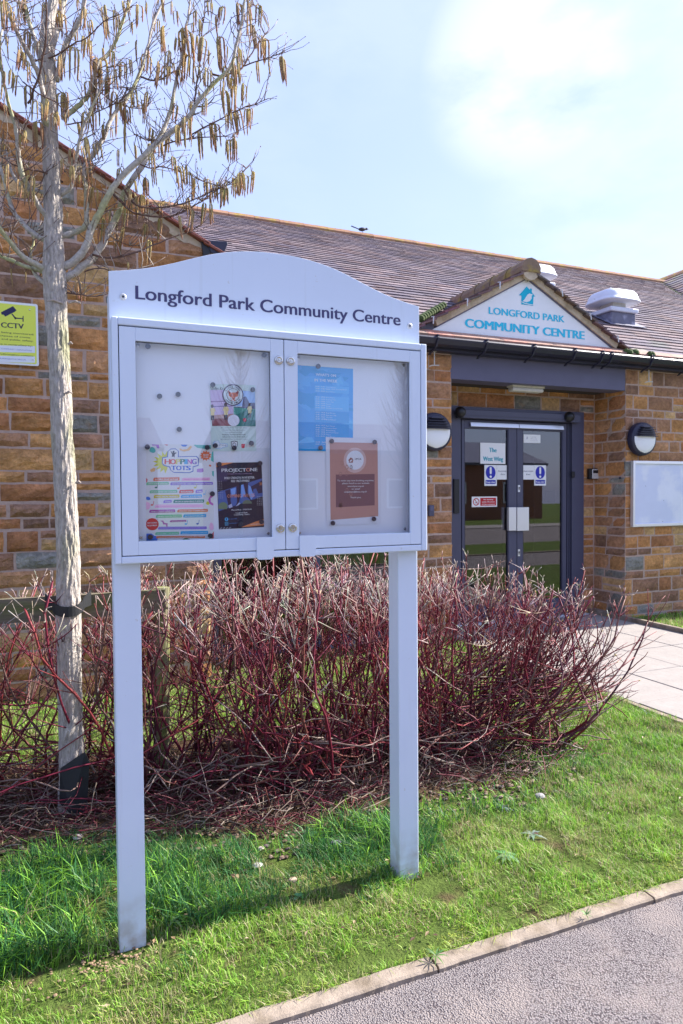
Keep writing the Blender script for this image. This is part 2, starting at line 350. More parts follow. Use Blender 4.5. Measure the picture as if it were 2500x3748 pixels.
# ================================================================== SETTING
YP=2.262; YB=2.2075; YK0=1.788; YK1=1.845; YF=5.92; YW=5.34; YR=6.42
XPL,XPR=3.70,5.95
def gz(x,y):      # gentle lawn relief
    n=noise.noise(Vector((x*1.3,y*1.3,0)))*.018+noise.noise(Vector((x*4,y*4,3)))*.008
    return n
def sheet(name,mt,x0,x1,y0,y1,z,nx=1,ny=1,fn=None,**p):
    vs=[];fs=[]
    for j in range(ny+1):
        for i in range(nx+1):
            x=x0+(x1-x0)*i/nx; y=y0+(y1-y0)*j/ny; vs.append((x,y,z+(fn(x,y) if fn else 0)))
    for j in range(ny):
        for i in range(nx): a=j*(nx+1)+i; fs.append((a,a+1,a+nx+2,a+nx+1))
    return MB().add(vs,fs).build(name,mt,None,smooth=bool(fn),**p)
sheet('ground','turf',-60,70,-60,80,-.06,kind='structure')
def bf(x): return 2.86+.34*min(1,max(0,(.75-x)/1.0))+.05*math.sin(x*5)
def lawn_h(x,y):
    e=min(1,max(0,(y-YK1)/.15)); h=gz(x,y)*e
    if bf(x)<y<4.1 and x<3.1: h-=.012
    return h-.004
sheet('lawn','turf',-4,XPL-.005,YK1,YF,0,110,70,lawn_h,kind='structure')
sheet('lawn_by_wall','turf',XPR+.055,12,4.2,YF,.012,30,12,lambda x,y:gz(x,y)*.3,kind='structure')
sheet('lawn_beyond_path','turf',XPR+.055,12,YK1,4.2,.012,6,4,None,kind='structure')
def bed_h(x,y):
    e=min(1,max(0,(y-bf(x)+.16)/.12))*min(1,max(0,(4.15-y)/.12))
    w_=2.35+.5*math.sin(y*1.7); e*=min(1,max(0,(w_+.35-x)/.2))
    return -.03+e*(.042+noise.noise(Vector((x*9,y*9,7)))*.016+noise.noise(Vector((x*30,y*30,7)))*.006)
sheet('planting_bed','soil',-3,3.1,2.6,4.25,0,150,60,bed_h,kind='structure')
sheet('tarmac_path','tarmac',-8,14,-.6,YK0,-.011,60,20,lambda x,y:noise.noise(Vector((x*2,y*2,5)))*.003-(.004 if y>1.75 else 0),kind='structure')
sheet('far_lawn','turf',-30,40,-3.6,-.7,-.01,kind='structure')
sheet('road','tarmac',-40,50,-11,-3.6,-.03,kind='structure')
sheet('far_pavement','slab',-40,50,-13.2,-11,-.005,kind='structure')
MB().box((-8,-.7,-.2),(14,-.6,.02)).build('far_kerb','kerb',kind='structure')
# kerb edging
kerb=MB().box((-8,YK0+.01,-.25),(14,YK1-.01,-.07)).build('kerb','kerb',kind='structure')
xs=[-2.1+.915*i for i in range(0,9)]
k0=1.056
xs=[k0+.915*i for i in range(-4,6)]
for i in range(len(xs)-1):
    mb=MB(); a=xs[i]+.004; b_=xs[i+1]-.004; n=60; dz=rnd.uniform(-.003,.003); dy=rnd.uniform(-.004,.004)
    vs=[];fs=[]
    for k in range(n+1):
        x=a+(b_-a)*k/n; j1=noise.noise(Vector((x*9,1,0)))*.005+noise.noise(Vector((x*40,1,0)))*.0025+dy; j2=noise.noise(Vector((x*9,5,0)))*.004+dy
        zt=.006+dz+noise.noise(Vector((x*5,8,0)))*.003
        vs+=[(x,YK0+j1,-.1),(x,YK0+j1-.002,zt-.005),(x,YK0+j1+.005,zt),(x,YK1+j2-.005,zt+.001),(x,YK1+j2,zt-.005),(x,YK1+j2,-.1)]
    for k in range(n):
        for q in range(5): fs.append((k*6+q,k*6+6+q,k*6+7+q,k*6+1+q))
    fs.append((0,1,2,3,4,5)); fs.append(tuple(n*6+q for q in (5,4,3,2,1,0)))
    mb.add(vs,fs).build('kerb_stone','kerb',kerb,smooth=False)
# slab path
path=sheet('slab_path','mortar',XPL,XPR,-.4+YK1+.4,YR+.1,-.012,kind='structure')
jx=[XPL,4.27,4.87,5.47,XPR-.005]; jx=[XPL,XPL+.55,XPL+1.12,XPL+1.69,XPR-.01]
ya=oZ(2450,2376-10).y
ys=[YK1+.01+.6*i+.0 for i in range(0,8)]
ys=[YK1,2.30,2.90,3.5,4.1,4.7,5.3,5.9,6.4]
for i in range(4):
    for j in range(8):
        y0=ys[j]; y1=ys[j+1]; z=rnd.uniform(.004,.009)
        MB().box((jx[i]+.004,y0+.004,-.04),(jx[i+1]-.004,y1-.004,z)).build('paving_slab','slab',path,bevel=.003,seg=1)
pk=MB().box((XPR,YK1+.02,-.1),(XPR+.05,YR,.055)).build('path_edging','kerb',path,bevel=.006)
MB().box((XPL-.05,YK1+.02,-.1),(XPL-.002,YF,.004)).build('path_edging','kerb',path,bevel=.004)

# ================================================================== BUILDING
bld=thing('community_centre',(4,6,0),'single storey ironstone community centre with a tiled roof and a small gabled entrance','building')
PAL=[(.37,.175,.075),(.31,.14,.07),(.40,.21,.095),(.25,.135,.09),(.43,.27,.14),(.34,.18,.10),(.21,.12,.085),(.38,.19,.08),(.19,.18,.17),(.31,.165,.10)]
STONES=[]   # (importance, mb, parent)
def stone_col(x,z):
    c=rnd.choice(PAL)
    if c==PAL[8] and rnd.random()<.4: c=PAL[0]
    k=rnd.uniform(1.08,1.4); return (c[0]*k,c[1]*k*1.02,c[2]*k*.95)
def add_stone(parent,o,u,n,x0,x1,z0,z1,proud=.018,zmax=None,dens=.04,col=None,cell=None):
    """stone face in wall frame: o origin, u along, n outward"""
    j=.0085; rj=lambda: rnd.uniform(-.005,.005)
    x0+=j+rj(); x1-=j+rj(); z0+=j+rj(); z1-=j+rj()
    if x1-x0<.03: return
    nx=max(3,min(9,round((x1-x0)/dens)));  nz=max(2,min(5,round((z1-z0)/dens)))
    sd=rnd.uniform(0,99); mb=MB(); vs=[];fs=[]
    c=col or stone_col(x0,z0); cs=[]
    tint=rnd.uniform(-.15,.15)
    for b2 in range(nz+1):
        for a in range(nx+1):
            fu=a/nx; fv=b2/nz; x=x0+(x1-x0)*fu; z=z0+(z1-z0)*fv
            edge=a in(0,nx) or b2 in (0,nz)
            if edge:
                q=Vector((x*14+sd,z*14,sd)); x+=noise.noise(q)*.006; z+=noise.noise(q+Vector((5,5,5)))*.006; d=-.004
            else:
                d=proud*(.55+.8*noise.noise(Vector((x*9+sd,z*11,sd)))+.45*noise.noise(Vector((x*30+sd,z*30,sd))))
                d=max(.004,d)
                x+=rnd.uniform(-.3,.3)*(x1-x0)/nx; z+=rnd.uniform(-.25,.25)*(z1-z0)/nz
            if zmax: z=min(z,zmax(x))
            vs.append(o+u*x+n*d+Vector((0,0,z)))
            kk=1+.28*noise.noise(Vector((x*7+sd,z*9,sd+3)))+tint*(fu-.5)
            if noise.noise(Vector((x*5+sd,z*8,sd+20)))>.28: kk*=1.25
            cs.append(tuple(v*kk for v in c))
    for b2 in range(nz):
        for a in range(nx):
            i=b2*(nx+1)+a; fs.append((i,i+1,i+nx+2,i+nx+1))
    m0=len(vs); per=[a for a in range(nx+1)]+[b2*(nx+1)+nx for b2 in range(1,nz+1)]+[nz*(nx+1)+a for a in range(nx-1,-1,-1)]+[b2*(nx+1) for b2 in range(nz-1,0,-1)]
    for i in per: vs.append(vs[i]-n*.022); cs.append(cs[i])
    L=len(per)
    for i in range(L): fs.append((per[i],m0+i,m0+(i+1)%L,per[(i+1)%L]))
    mb.add(vs,fs,cs)
    if u.cross(Vector((0,0,1))).dot(n)<0: mb.F=[tuple(reversed(f)) for f in mb.F]
    ctr=o+u*((x0+x1)/2)+Vector((0,0,(z0+z1)/2))
    cc=M.inverted()@ctr; vis=0
    if cc.z<0:
        px=1250+2428*cc.x/-cc.z; py=1874-2428*cc.y/-cc.z
        if -150<px<2650 and -150<py<3900:
            vis=(x1-x0)*(z1-z0)/(cc.z**2)
            if 430<px<1540 and 1100<py<2030: vis*=.05     # behind the noticeboard
            if 430<px<1540 and 950<py<=1100: vis*=.3
    STONES.append((vis,mb,parent))
def courses(zs,parent,o,u,n,xa,xb,wmin=.16,wmax=.42,zmax=None,proud=.018,dens=.04,quoin=None,holes=None):
    for z0,z1 in zip(zs[:-1],zs[1:]):
        segs=[(xa,xb)]
        for hx0,hx1,hz0,hz1 in holes or []:
            if z1>hz0+.02 and z0<hz1-.02:
                ns=[]
                for a,b2 in segs:
                    if hx1<=a or hx0>=b2: ns.append((a,b2)); continue
                    if hx0>a: ns.append((a,hx0))
                    if hx1<b2: ns.append((hx1,b2))
                segs=ns
        for a,b2 in segs:
            x=a; first=True
            while x<b2-.01:
                w_=rnd.uniform(wmin,wmax)*(.75+.5*(z1-z0)/.13)
                if first and quoin: w_=rnd.choice(quoin)
                first=False
                e=x+w_
                if b2-e<wmin*.8: e=b2
                mid=(x+e)/2
                if zmax is None or zmax(mid)>z0+.03:
                    if rnd.random()<.10 and (z1-z0)>.14 and w_>.25:     # two thin ones on top of each other
                        zm=z0+(z1-z0)*rnd.uniform(.45,.6)
                        add_stone(parent,o,u,n,x,e,z0,zm,proud,zmax,dens); add_stone(parent,o,u,n,x,e,zm,z1,proud,zmax,dens)
                    else: add_stone(parent,o,u,n,x,e,z0,z1,proud,zmax,dens)
                x=e
def heights(z0,z1,lo=.085,hi=.17):
    zs=[z0]
    while zs[-1]<z1-lo: zs.append(zs[-1]+rnd.uniform(lo,hi))
    zs[-1]=z1; return zs
UX=Vector((1,0,0)); NF=Vector((0,-1,0)); Z=Vector((0,0,1))
# gable wall of the left wing
rake=lambda x: 4.085-(x+.041)*.532
XWC=1.064
gw=MB(); apx=-3.2
gw.prism([(-7.5,YW+.005,-.1),(XWC-.006,YW+.005,-.1),(XWC-.006,YW+.005,rake(XWC)-.02),(apx,YW+.005,rake(apx)-.02),(-7.5,YW+.005,rake(apx)-.02-(apx+7.5)*.532)],(0,.28,0))
gable_wall=gw.build('gable_wall','mortar',bld)
pl=[2083,2017,1937,1895,1839,1767,1724,1642,1584,1513,1456,1388,1357,1273,1188,1145,1096]
zl=[oY(200,y,YW).z for y in pl]
zs=heights(-.02,zl[0])[:-1]+zl
zs=zs+heights(zl[-1],4.6)[1:]
hb=[(-.62,-.20,.02,.12)]
courses(zs,gable_wall,Vector((0,YW,0)),UX,NF,-.85,XWC,.15,.40,lambda x:rake(x)-.075,.026,.028)
# wing side wall (faces the main front, seen from other positions)
MB().box((XWC-.3,YW+.3,-.1),(XWC-.012,YF+.02,3.35)).build('wall','mortar',bld)
courses(heights(0,3.3),gable_wall,Vector((XWC-.004,YW,0)),Vector((0,1,0)),UX,.0,YF-YW,.2,.4,None,.012,.06)
# front wall pieces
XC=6.045; XPI=3.69; XWI=3.19; XW0=1.2
zr=[oY(2288,y,YF).z for y in (2253,2219.7,2174.5,2121,2092.5,2037,2008.8,1963.6,1930.8,1895,1860,1815,1768,1743,1688,1651,1611,1577,1525.5,1497,1443.5)]
zr=[-.03]+zr+[zr[-1]+.12,2.93]
fwall=MB()
fwall.box((XC+.004,YF+.005,-.1),(13,YF+.3,3.0))
front_wall=fwall.build('front_wall','mortar',bld)
courses(zr,front_wall,Vector((XC,YF,0)),UX,NF,0,2.3,.13,.34,None,.013,.045,quoin=(.12,.30,.2))
pier=MB().box((XWI+.006,YF+.005,-.1),(XPI-.008,YR+.05,3.0)).build('pier_wall','mortar',bld)
courses(zr,pier,Vector((XWI,YF,0)),UX,NF,0,XPI-XWI,.12,.30,None,.02,.035)
MB().box((XWC+.01,YF+.007,2.25),(XWI+.004,YF+.3,3.0)).box((XWC+.01,YF+.007,-.1),(XWI+.004,YF+.3,.03)).box((XWC+.01,YF+.009,.03),(XW0-.002,YF+.3,2.25)).build('wall','mortar',bld)
courses([2.26,2.42,2.55,2.7,2.83,2.93],front_wall,Vector((0,YF,0)),UX,NF,XWC,XWI,.2,.4,None,.013,.07)
# recess
XD1=oY(2125,1900,YR).x; XIN=6.07
ret=MB().box((XC+.005,YF+.3,-.1),(XC+.25,YR+.3,3.0)).build('return_wall','mortar',bld)
courses(zr,ret,Vector((XC,YF,0)),Vector((0,1,0)),Vector((-1,0,0)),.0,YR-YF+.005,.15,.3,None,.005,.06)
LZ=oY(2128,1510,YR).z
rec=MB().box((XD1,YR+.005,-.1),(XC+.02,YR+.3,3.0)).box((XPI-.1,YR+.005,LZ),(XD1,YR+.3,3.0)).build('recess_wall','mortar',bld)
zrr=[z for z in zr if z<LZ-.04]+[LZ]
courses(zrr,rec,Vector((0,YR,0)),UX,NF,XD1+.004,XC,.2,.36,None,.010,.05)
courses([LZ,LZ+.165],rec,Vector((0,YR,0)),UX,NF,XPI+.06,XC,.20,.30,None,.012,.05)
courses([LZ+.165,LZ+.29],rec,Vector((0,YR,0)),UX,NF,XPI+.02,XC,.20,.30,None,.012,.06)
courses(heights(0,LZ),rec,Vector((XPI-.006,YF,0)),Vector((0,1,0)),UX,.01,YR-YF,.2,.4,None,.010,.07)
# write stones: 300 that show largest as parts, the rest joined per wall
STONES.sort(key=lambda s:-s[0])
for v,mb,p in STONES[:300]: mb.build('stone','stone',p)
rest={}
for v,mb,p in STONES[300:]:
    r_=rest.setdefault(p.name,(p,MB()))[1]; r_.add(mb.V,mb.F,list(mb.C))
for p,mb in rest.values(): mb.build('stone','stone',p,kind='stuff')
# cream mortar band and verge of the wing gable
vd=Vector((1,0,-.532)).normalized(); vn=Vector((.532,0,1)).normalized()
def rk(x,off,y): return Vector((x,y,rake(x)))+vn*off
MB().prism([rk(-4,-.10,YW-.006),rk(XWC-.0,-.10,YW-.006),rk(XWC+.0,-.025,YW-.006),rk(-4,-.025,YW-.006)],(0,.05,0)).build('verge_mortar','sand_mortar',bld)
wing=MB()
wing.prism([rk(-5,-.02,YW-.035),rk(XWC+.14,-.02,YW-.035),rk(XWC+.14,.012,YW-.035),rk(-5,.012,YW-.035)],(0,9,0))
wing_roof=wing.build('wing_roof','tile',bld)
for v_ in wing_roof.data.color_attributes['Col'].data: v_.color=(.2,.12,.12,1)
x=-1.0; i=0
while x<XWC+.12:
    L_=.165
    a=rk(x,-.028+.0,YW-.055); b_=rk(min(x+L_+.02,XWC+.16),-.028,YW-.055)
    mb=MB(); t0=.020; 
    mb.prism([a,b_+vn*.012,b_+vn*.034,a+vn*.020],(0,.10,0)); mb.build('verge_tile','verge',wing_roof,bevel=.003,seg=1)
    x+=L_*vd.x
# verge clip
c_=oY(668,652,YW-.06)
MB().box((c_.x-.012,YW-.066,c_.z-.035),(c_.x+.012,YW-.05,c_.z+.02)).build('verge_clip','galv',wing_roof)
# wing gutter end
g0=oY(744,905,YW-.02); g=[oY(x,y,YW-.04) for x,y in ((757,878),(832,884),(834,893),(817,934),(772,925))]
wg=MB().prism(g,(0,.9,0)).build('gutter_end','gutter',bld,bevel=.004)
MB().prism([oY(x,y,YW-.03) for x,y in ((736,872),(762,884),(775,925),(745,937))],(0,.5,0)).build('eaves_box','black',bld)
# ---------------- main roof
S=math.tan(math.radians(30)); YE=5.77; ZE=3.06
YRG=11.3; ZRG=ZE+S*(YRG-YE)
rp=Vector((0,YE,ZE)); rn=Vector((0,-S,1)).normalized(); rs=Vector((0,1,S)).normalized()
def roofp(x,s,h=0): return Vector((x,YE,ZE))+rs*s+rn*h
SL=(YRG-YE)/math.cos(math.radians(30))
V0=oY(2412,1034,YRG); V1=oP(2500,1088,rp,rn)
def valley_x(y):   # x of the valley with the right wing at roof depth y
    return V0.x+(V1.x-V0.x)*(V0.y-y)/(V0.y-V1.y)
roof=MB().prism([roofp(-1.5,0,-.03),roofp(13.5,0,-.03),roofp(13.5,SL,-.03),roofp(-1.5,SL,-.03)],tuple(-rn*.12)).build('roof','dark_in',bld)
MB().prism([(-1.5,YRG,ZRG-.05),(13.5,YRG,ZRG-.05),(13.5,YRG+5.5,ZE),(-1.5,YRG+5.5,ZE)],(0,0,-.1)).build('rear_roof_slope','verge',roof)
TP=[(.165,.135,.155),(.195,.155,.17),(.145,.12,.145),(.225,.175,.185),(.18,.13,.135),(.155,.13,.16)]
G=.150; TW=.30; NC=int(SL/G)
tiles=[]; DM=None
AX=4.581; DZ=3.905; dpitch=.543           # entrance gable: apex x, ridge height, pitch
def in_dormer(x,y):   # covered by the entrance gable roof
    z=ZE+S*(y-YE); zd=DZ-abs(x-AX)*dpitch
    return z<zd-.03
def tile_mb(x,k,col,w_=TW,th=.016,j=0):
    s0=k*G-.03; s1=s0+G+.05; x0=x+.002; x1=x+w_-.002
    a=[roofp(x0,s0,.022+j),roofp(x1,s0,.022+j),roofp(x1,s1,.004),roofp(x0,s1,.004)]
    b2=[p-rn*th for p in a]
    return MB().add(b2+a,[(3,2,1,0),(4,5,6,7),(0,1,5,4),(1,2,6,5),(2,3,7,6),(3,0,4,7)],col)
for k in range(NC+1):
    y=YE+k*G*math.cos(math.radians(30))
    x=1.15-(.15 if k%2 else 0) if k*G<1.0 else max(-1.2,1.15-(k*G-1.0)*1.1)-(.15 if k%2 else 0)
    xe=valley_x(y) if y>6.5 else 11.8
    while x<xe:
        if not in_dormer(x+TW/2,y+.05):
            c=rnd.choice(TP); kk=rnd.uniform(.8,1.2); c=tuple(v*kk for v in c)
            if k<5 and rnd.random()<.5: c=(c[0]*1.0,c[1]*1.15,c[2]*.95)
            ctr=roofp(x+.15,k*G,0); cc=M.inverted()@ctr; px=1250+2428*cc.x/-cc.z; py=1874-2428*cc.y/-cc.z
            vis=1/(cc.z**2) if (-50<px<2550 and (py<940 or px>1530 or py<1130 and px>1300)) else 0
            tiles.append((vis,tile_mb(x,k,c,j=rnd.uniform(-.002,.003))))
        x+=TW
tiles.sort(key=lambda s:-s[0])
for v,mb in tiles[:300]: mb.build('tile','tile',roof)
mb=MB()
for v,q in tiles[300:]: mb.add(q.V,q.F,list(q.C))
mb.build('tile','tile',roof,kind='stuff')
# ridge tiles
x=-1.0
while x<V0.x:
    mb=MB(); n=6; vs=[];fs=[]
    for xx in (x+.004,x+.45-.004):
        for i in range(n+1):
            a=math.radians(-25+230*i/n); r_=.115+(.006 if xx>x+.2 else 0); vs.append((xx,YRG-math.cos(a)*r_,ZRG-.035+math.sin(a)*r_*.85))
    for i in range(n): fs.append((i,i+1,n+2+i,n+1+i))
    fs.append(tuple(range(n,-1,-1))); fs.append(tuple(range(n+1,2*n+2)))
    c=(.34,.19,.12); kk=rnd.uniform(.85,1.15); mb.add(vs,fs,tuple(v*kk for v in c)); mb.build('ridge_tile','ridge',roof)
    x+=.45
# right wing roof beyond the valley
E1=oY(2500,1000,YRG); 
e1=(V1-V0); e2=(E1-V0); wn=e1.cross(e2).normalized()
if wn.dot(Vector((0,-1,0)))<0: wn=-wn
E2=V0+e2.normalized()*6; V2=V0+e1.normalized()*6
rw=MB().add([V0-wn*.05,V2-wn*.05,V2+(E2-V0)-wn*.05,E2-wn*.05],[(0,1,2,3)]).build('side_wing_roof','dark_in',bld)
mb=MB(); ed=e2.normalized(); dd=(wn.cross(ed)).normalized()
if dd.z>0: dd=-dd
for k in range(34):
    a0=V0+dd*(k*G); 
    # start on the valley line
    den=(e1.normalized()-ed*e1.normalized().dot(ed)).length
    tt=k*G/den; st=e1.normalized().dot(ed)*tt
    x=st
    while x<3.2:
        p=V0+ed*x+dd*(k*G); q=ed*.296; c=tuple(v*rnd.uniform(.85,1.15) for v in rnd.choice(TP))
        a=[p+wn*.004,p+q+wn*.004,p+q+dd*(G+.03)+wn*.026,p+dd*(G+.03)+wn*.026]
        mb.add(a+[v-wn*.016 for v in a],[(0,1,2,3),(7,6,5,4),(3,2,6,7),(0,3,7,4),(1,5,6,2)],c); x+=.3
mb.build('tile','tile',rw,kind='stuff')
mb=MB(); mb.tube([V0+wn*.02,V0+ed*.9+wn*.02,V0+ed*3+wn*.02],.06,8,(.3,.17,.12)); mb.build('edge_tile','ridge',rw)
mb=MB()
for i in range(60):
    p=V0+e1.normalized()*(.15+i*.07)+wn*.01; r_=rnd.uniform(.02,.045); mb.lathe(p-wn*.01,wn,[(r_,0),(r_*.8,r_*.5),(.003,r_*.7)],6)
mb.build('valley_moss','green_leaf_moss',rw,kind='stuff')
# ---------------- entrance gable (dormer)
YS=5.86
sA=Vector((4.58,YS,3.778)); sL=Vector((3.364,YS,3.112)); sR=Vector((5.822,YS,3.104))
dorm=MB()
bk=7.5
dorm.add([(AX,YS+.03,DZ-.05),(3.20,YS+.03,DZ-.05-(AX-3.20)*dpitch),(5.96,YS+.03,DZ-.05-(5.96-AX)*dpitch),(AX,bk,DZ-.05),(3.20,bk,DZ-.05-(AX-3.20)*dpitch),(5.96,bk,DZ-.05-(5.96-AX)*dpitch)],
  [(0,1,4,3),(0,3,5,2),(0,2,1)])
dormer=dorm.build('entrance_gable','lead',bld)
sg=MB().prism([sL,sR,sA],(0,.02,0)).build('gable_sign','sign_white',dormer)
def dfr(off): return lambda x,y,d: Vector((x,YS-.001-d,y))
fr=dfr(0)
def pxw(x,y,Y): p=oY(x,y,Y); return p.x,p.z
mb=MB(); C3=lambda x,y:(1450+x/1.4933,850+y/1.4933)
a=pxw(*C3(507,446),YS); b_=pxw(*C3(918,498),YS); ct=pxw(*C3(507,406),YS)
text(mb,fr,'LONGFORD PARK',a[0],b_[0],a[1],ct[1]-a[1],(0,.44,.64),.002,bold=.04)
a=pxw(*C3(378,514),YS); b_=pxw(*C3(1027,585),YS); ct=pxw(*C3(1000,537),YS); cb=pxw(*C3(1000,583),YS)
text(mb,fr,'COMMUNITY CENTRE',a[0],b_[0],cb[1],ct[1]-cb[1],(0,.44,.64),.002,bold=.055)
mb.build('lettering','letter_cyan',sg)
# logo: house with a bird cut out of it
def C3w(x,y): return pxw(*C3(x,y),YS)
mb=MB(); cy=(0,.44,.64); wh=(.8,.81,.83)
poly(mb,fr,[C3w(*p) for p in ((671,344),(713,296),(731,316),(731,308),(741,309),(741,329),(760,352),(750,352),(748,402),(683,394),(684,348))][::-1],cy,.002)
logo=mb.build('logo','print',sg)
mb=MB()
poly(mb,fr,[C3w(*p) for p in ((690,378),(702,366),(716,342),(728,335),(738,339),(746,341),(740,347),(739,362),(730,376),(712,383),(700,380))][::-1],wh,.003)
poly(mb,fr,[C3w(*p) for p in ((683,378),(700,386),(722,392),(748,396),(748,399),(722,396),(700,390),(683,382))][::-1],wh,.003)
mb.build('logo_bird','print',sg)
mb=MB()
for p in ((717,258+8),(198,537),(722,597),(1170,645)):
    q=oY(*C3(*p),YS); mb.lathe(q+Vector((0,0.001,0)),NF,[(.008,0),(.007,.006),(.002,.008)],8)
mb.build('fixing_screw','black',sg,kind='stuff')
# mortar barge bands + dark trim under them
for sgn in (-1,1):
    xe=sL.x-.0 if sgn<0 else sR.x+.0
    ze=sL.z if sgn<0 else sR.z
    d=Vector((xe-sA.x,0,ze-sA.z)).normalized(); nn=Vector((-d.z*sgn,0,d.x*sgn)); nn=nn if nn.z>0 else -nn
    L_=(Vector((xe,0,ze))-Vector((sA.x,0,sA.z))).length
    def q(s,o_,y): return Vector((sA.x,y,sA.z))+d*s+nn*o_
    L2=L_-.12 if sgn<0 else L_-.02
    o0=.012
    MB().prism([q(-.01,0,YS-.012),q(L2,0,YS-.012),q(L2,o0+.012,YS-.012),q(-.01,o0+.012,YS-.012)],(0,.04,0)).build('trim','purple',dormer)
    MB().prism([q(-.012,o0,YS-.03),q(L2,o0,YS-.03),q(L2,.088,YS-.03),q(-.03,.088,YS-.03)],(0,.07,0)).build('barge_mortar','sand_mortar',dormer,bevel=.006)
    # slope covered in tiles
    sl_len=(1.42 if sgn<0 else 1.40)/math.cos(math.atan(dpitch))
    base=Vector((AX,0,DZ-.036)); dv=Vector((sgn,0,-dpitch)).normalized(); dn=Vector((sgn*dpitch,0,1)).normalized()
    nk=int(sl_len/.15)+1
    big=MB()
    for k in range(nk):
        s0=sl_len-(k+1)*.15; s1=s0+.18
        yy=YS-.085; first=True
        while yy<7.7:
            y1=yy+.27
            c=tuple(v*rnd.uniform(.8,1.15) for v in rnd.choice(TP)); c=(c[0]*1.05,c[1]*.8,c[2]*.7) if first else c
            p0=base+dv*max(s0,.02); p1=base+dv*s1
            zc=(p0.z+p1.z)/2
            if ZE+S*((yy+y1)/2-YE)<zc+.05:
                a=[Vector((p0.x,yy+.002,p0.z))+dn*.004,Vector((p0.x,y1-.002,p0.z))+dn*.004,Vector((p1.x,y1-.002,p1.z))+dn*.026,Vector((p1.x,yy+.002,p1.z))+dn*.026]
                t_=MB().add(a+[v-dn*.018 for v in a],[(0,1,2,3),(7,6,5,4),(0,3,7,4),(3,2,6,7),(2,1,5,6),(1,0,4,5)] if sgn>0 else [(3,2,1,0),(4,5,6,7),(4,7,3,0),(7,6,2,3),(6,5,1,2),(5,4,0,1)],c)
                if first: t_.build('tile','tile',dormer)
                else: big.add(t_.V,t_.F,list(t_.C))
            yy=y1; first=False
        if k%3==1 and k<nk-1:
            p=base+dv*(s0+.05)
            MB().tube([(p.x,YS-.09,p.z+.0),(p.x,YS-.10,p.z+.028),(p.x,YS-.06,p.z+.035)],.006,5).tube([(p.x,YS-.10,p.z+.03),(p.x+sgn*.008,YS-.105,p.z-.045)],.006,5).build('verge_clip','galv',dormer)
    big.build('tile','tile',dormer,kind='stuff')
yy=YS-.09
while yy<7.35:
    mb=MB(); vs=[];fs=[]; n=8; L_=.30
    for y_,rr in ((yy+.003,.122),(yy+L_-.003,.112)):
        for i in range(n+1):
            a=math.radians(-12+204*i/n); vs.append((AX+math.cos(a)*rr,y_,DZ-.045+math.sin(a)*rr))
    for i in range(n): fs.append((i+1,i,n+1+i,n+2+i))
    fs.append(tuple(range(n+1))); mb.add(vs,fs,(.27*rnd.uniform(.85,1.1),.17,.12)); mb.build('ridge_tile','ridge',dormer); yy+=L_
MB().lathe((AX,YS-.075,DZ-.045),(0,1,0),[(.109,0),(.109,.04)],20).build('ridge_end','sand_mortar',dormer)
# mossy rolled valley on the left of the entrance gable
mb=MB()
for i in range(11):
    p=oP(1540+i*8.2,1168-i*4.9,rp+rn*.03,rn); mb.lathe(p,(0.2,-.9,.4),[(.012,-.03),(.045,-.02),(.05,0),(.035,.03),(.01,.045)],9)
mb.build('valley_moss','green_leaf_moss',dormer,kind='stuff')
# moss tufts on the eaves
mb=MB()
for px_,py_,s_ in ((2290,1287,.03),(2303,1290,.045),(2325,1290,.05),(2385,1298,.045),(2376,1297,.03)):
    p=oP(px_,py_,rp+rn*.03,rn); mb.lathe(p,rn,[(s_*.9,-.01),(s_,.01),(s_*.6,.03),(.004,.04)],8)
mb.build('moss','green_leaf_moss',roof,kind='stuff')
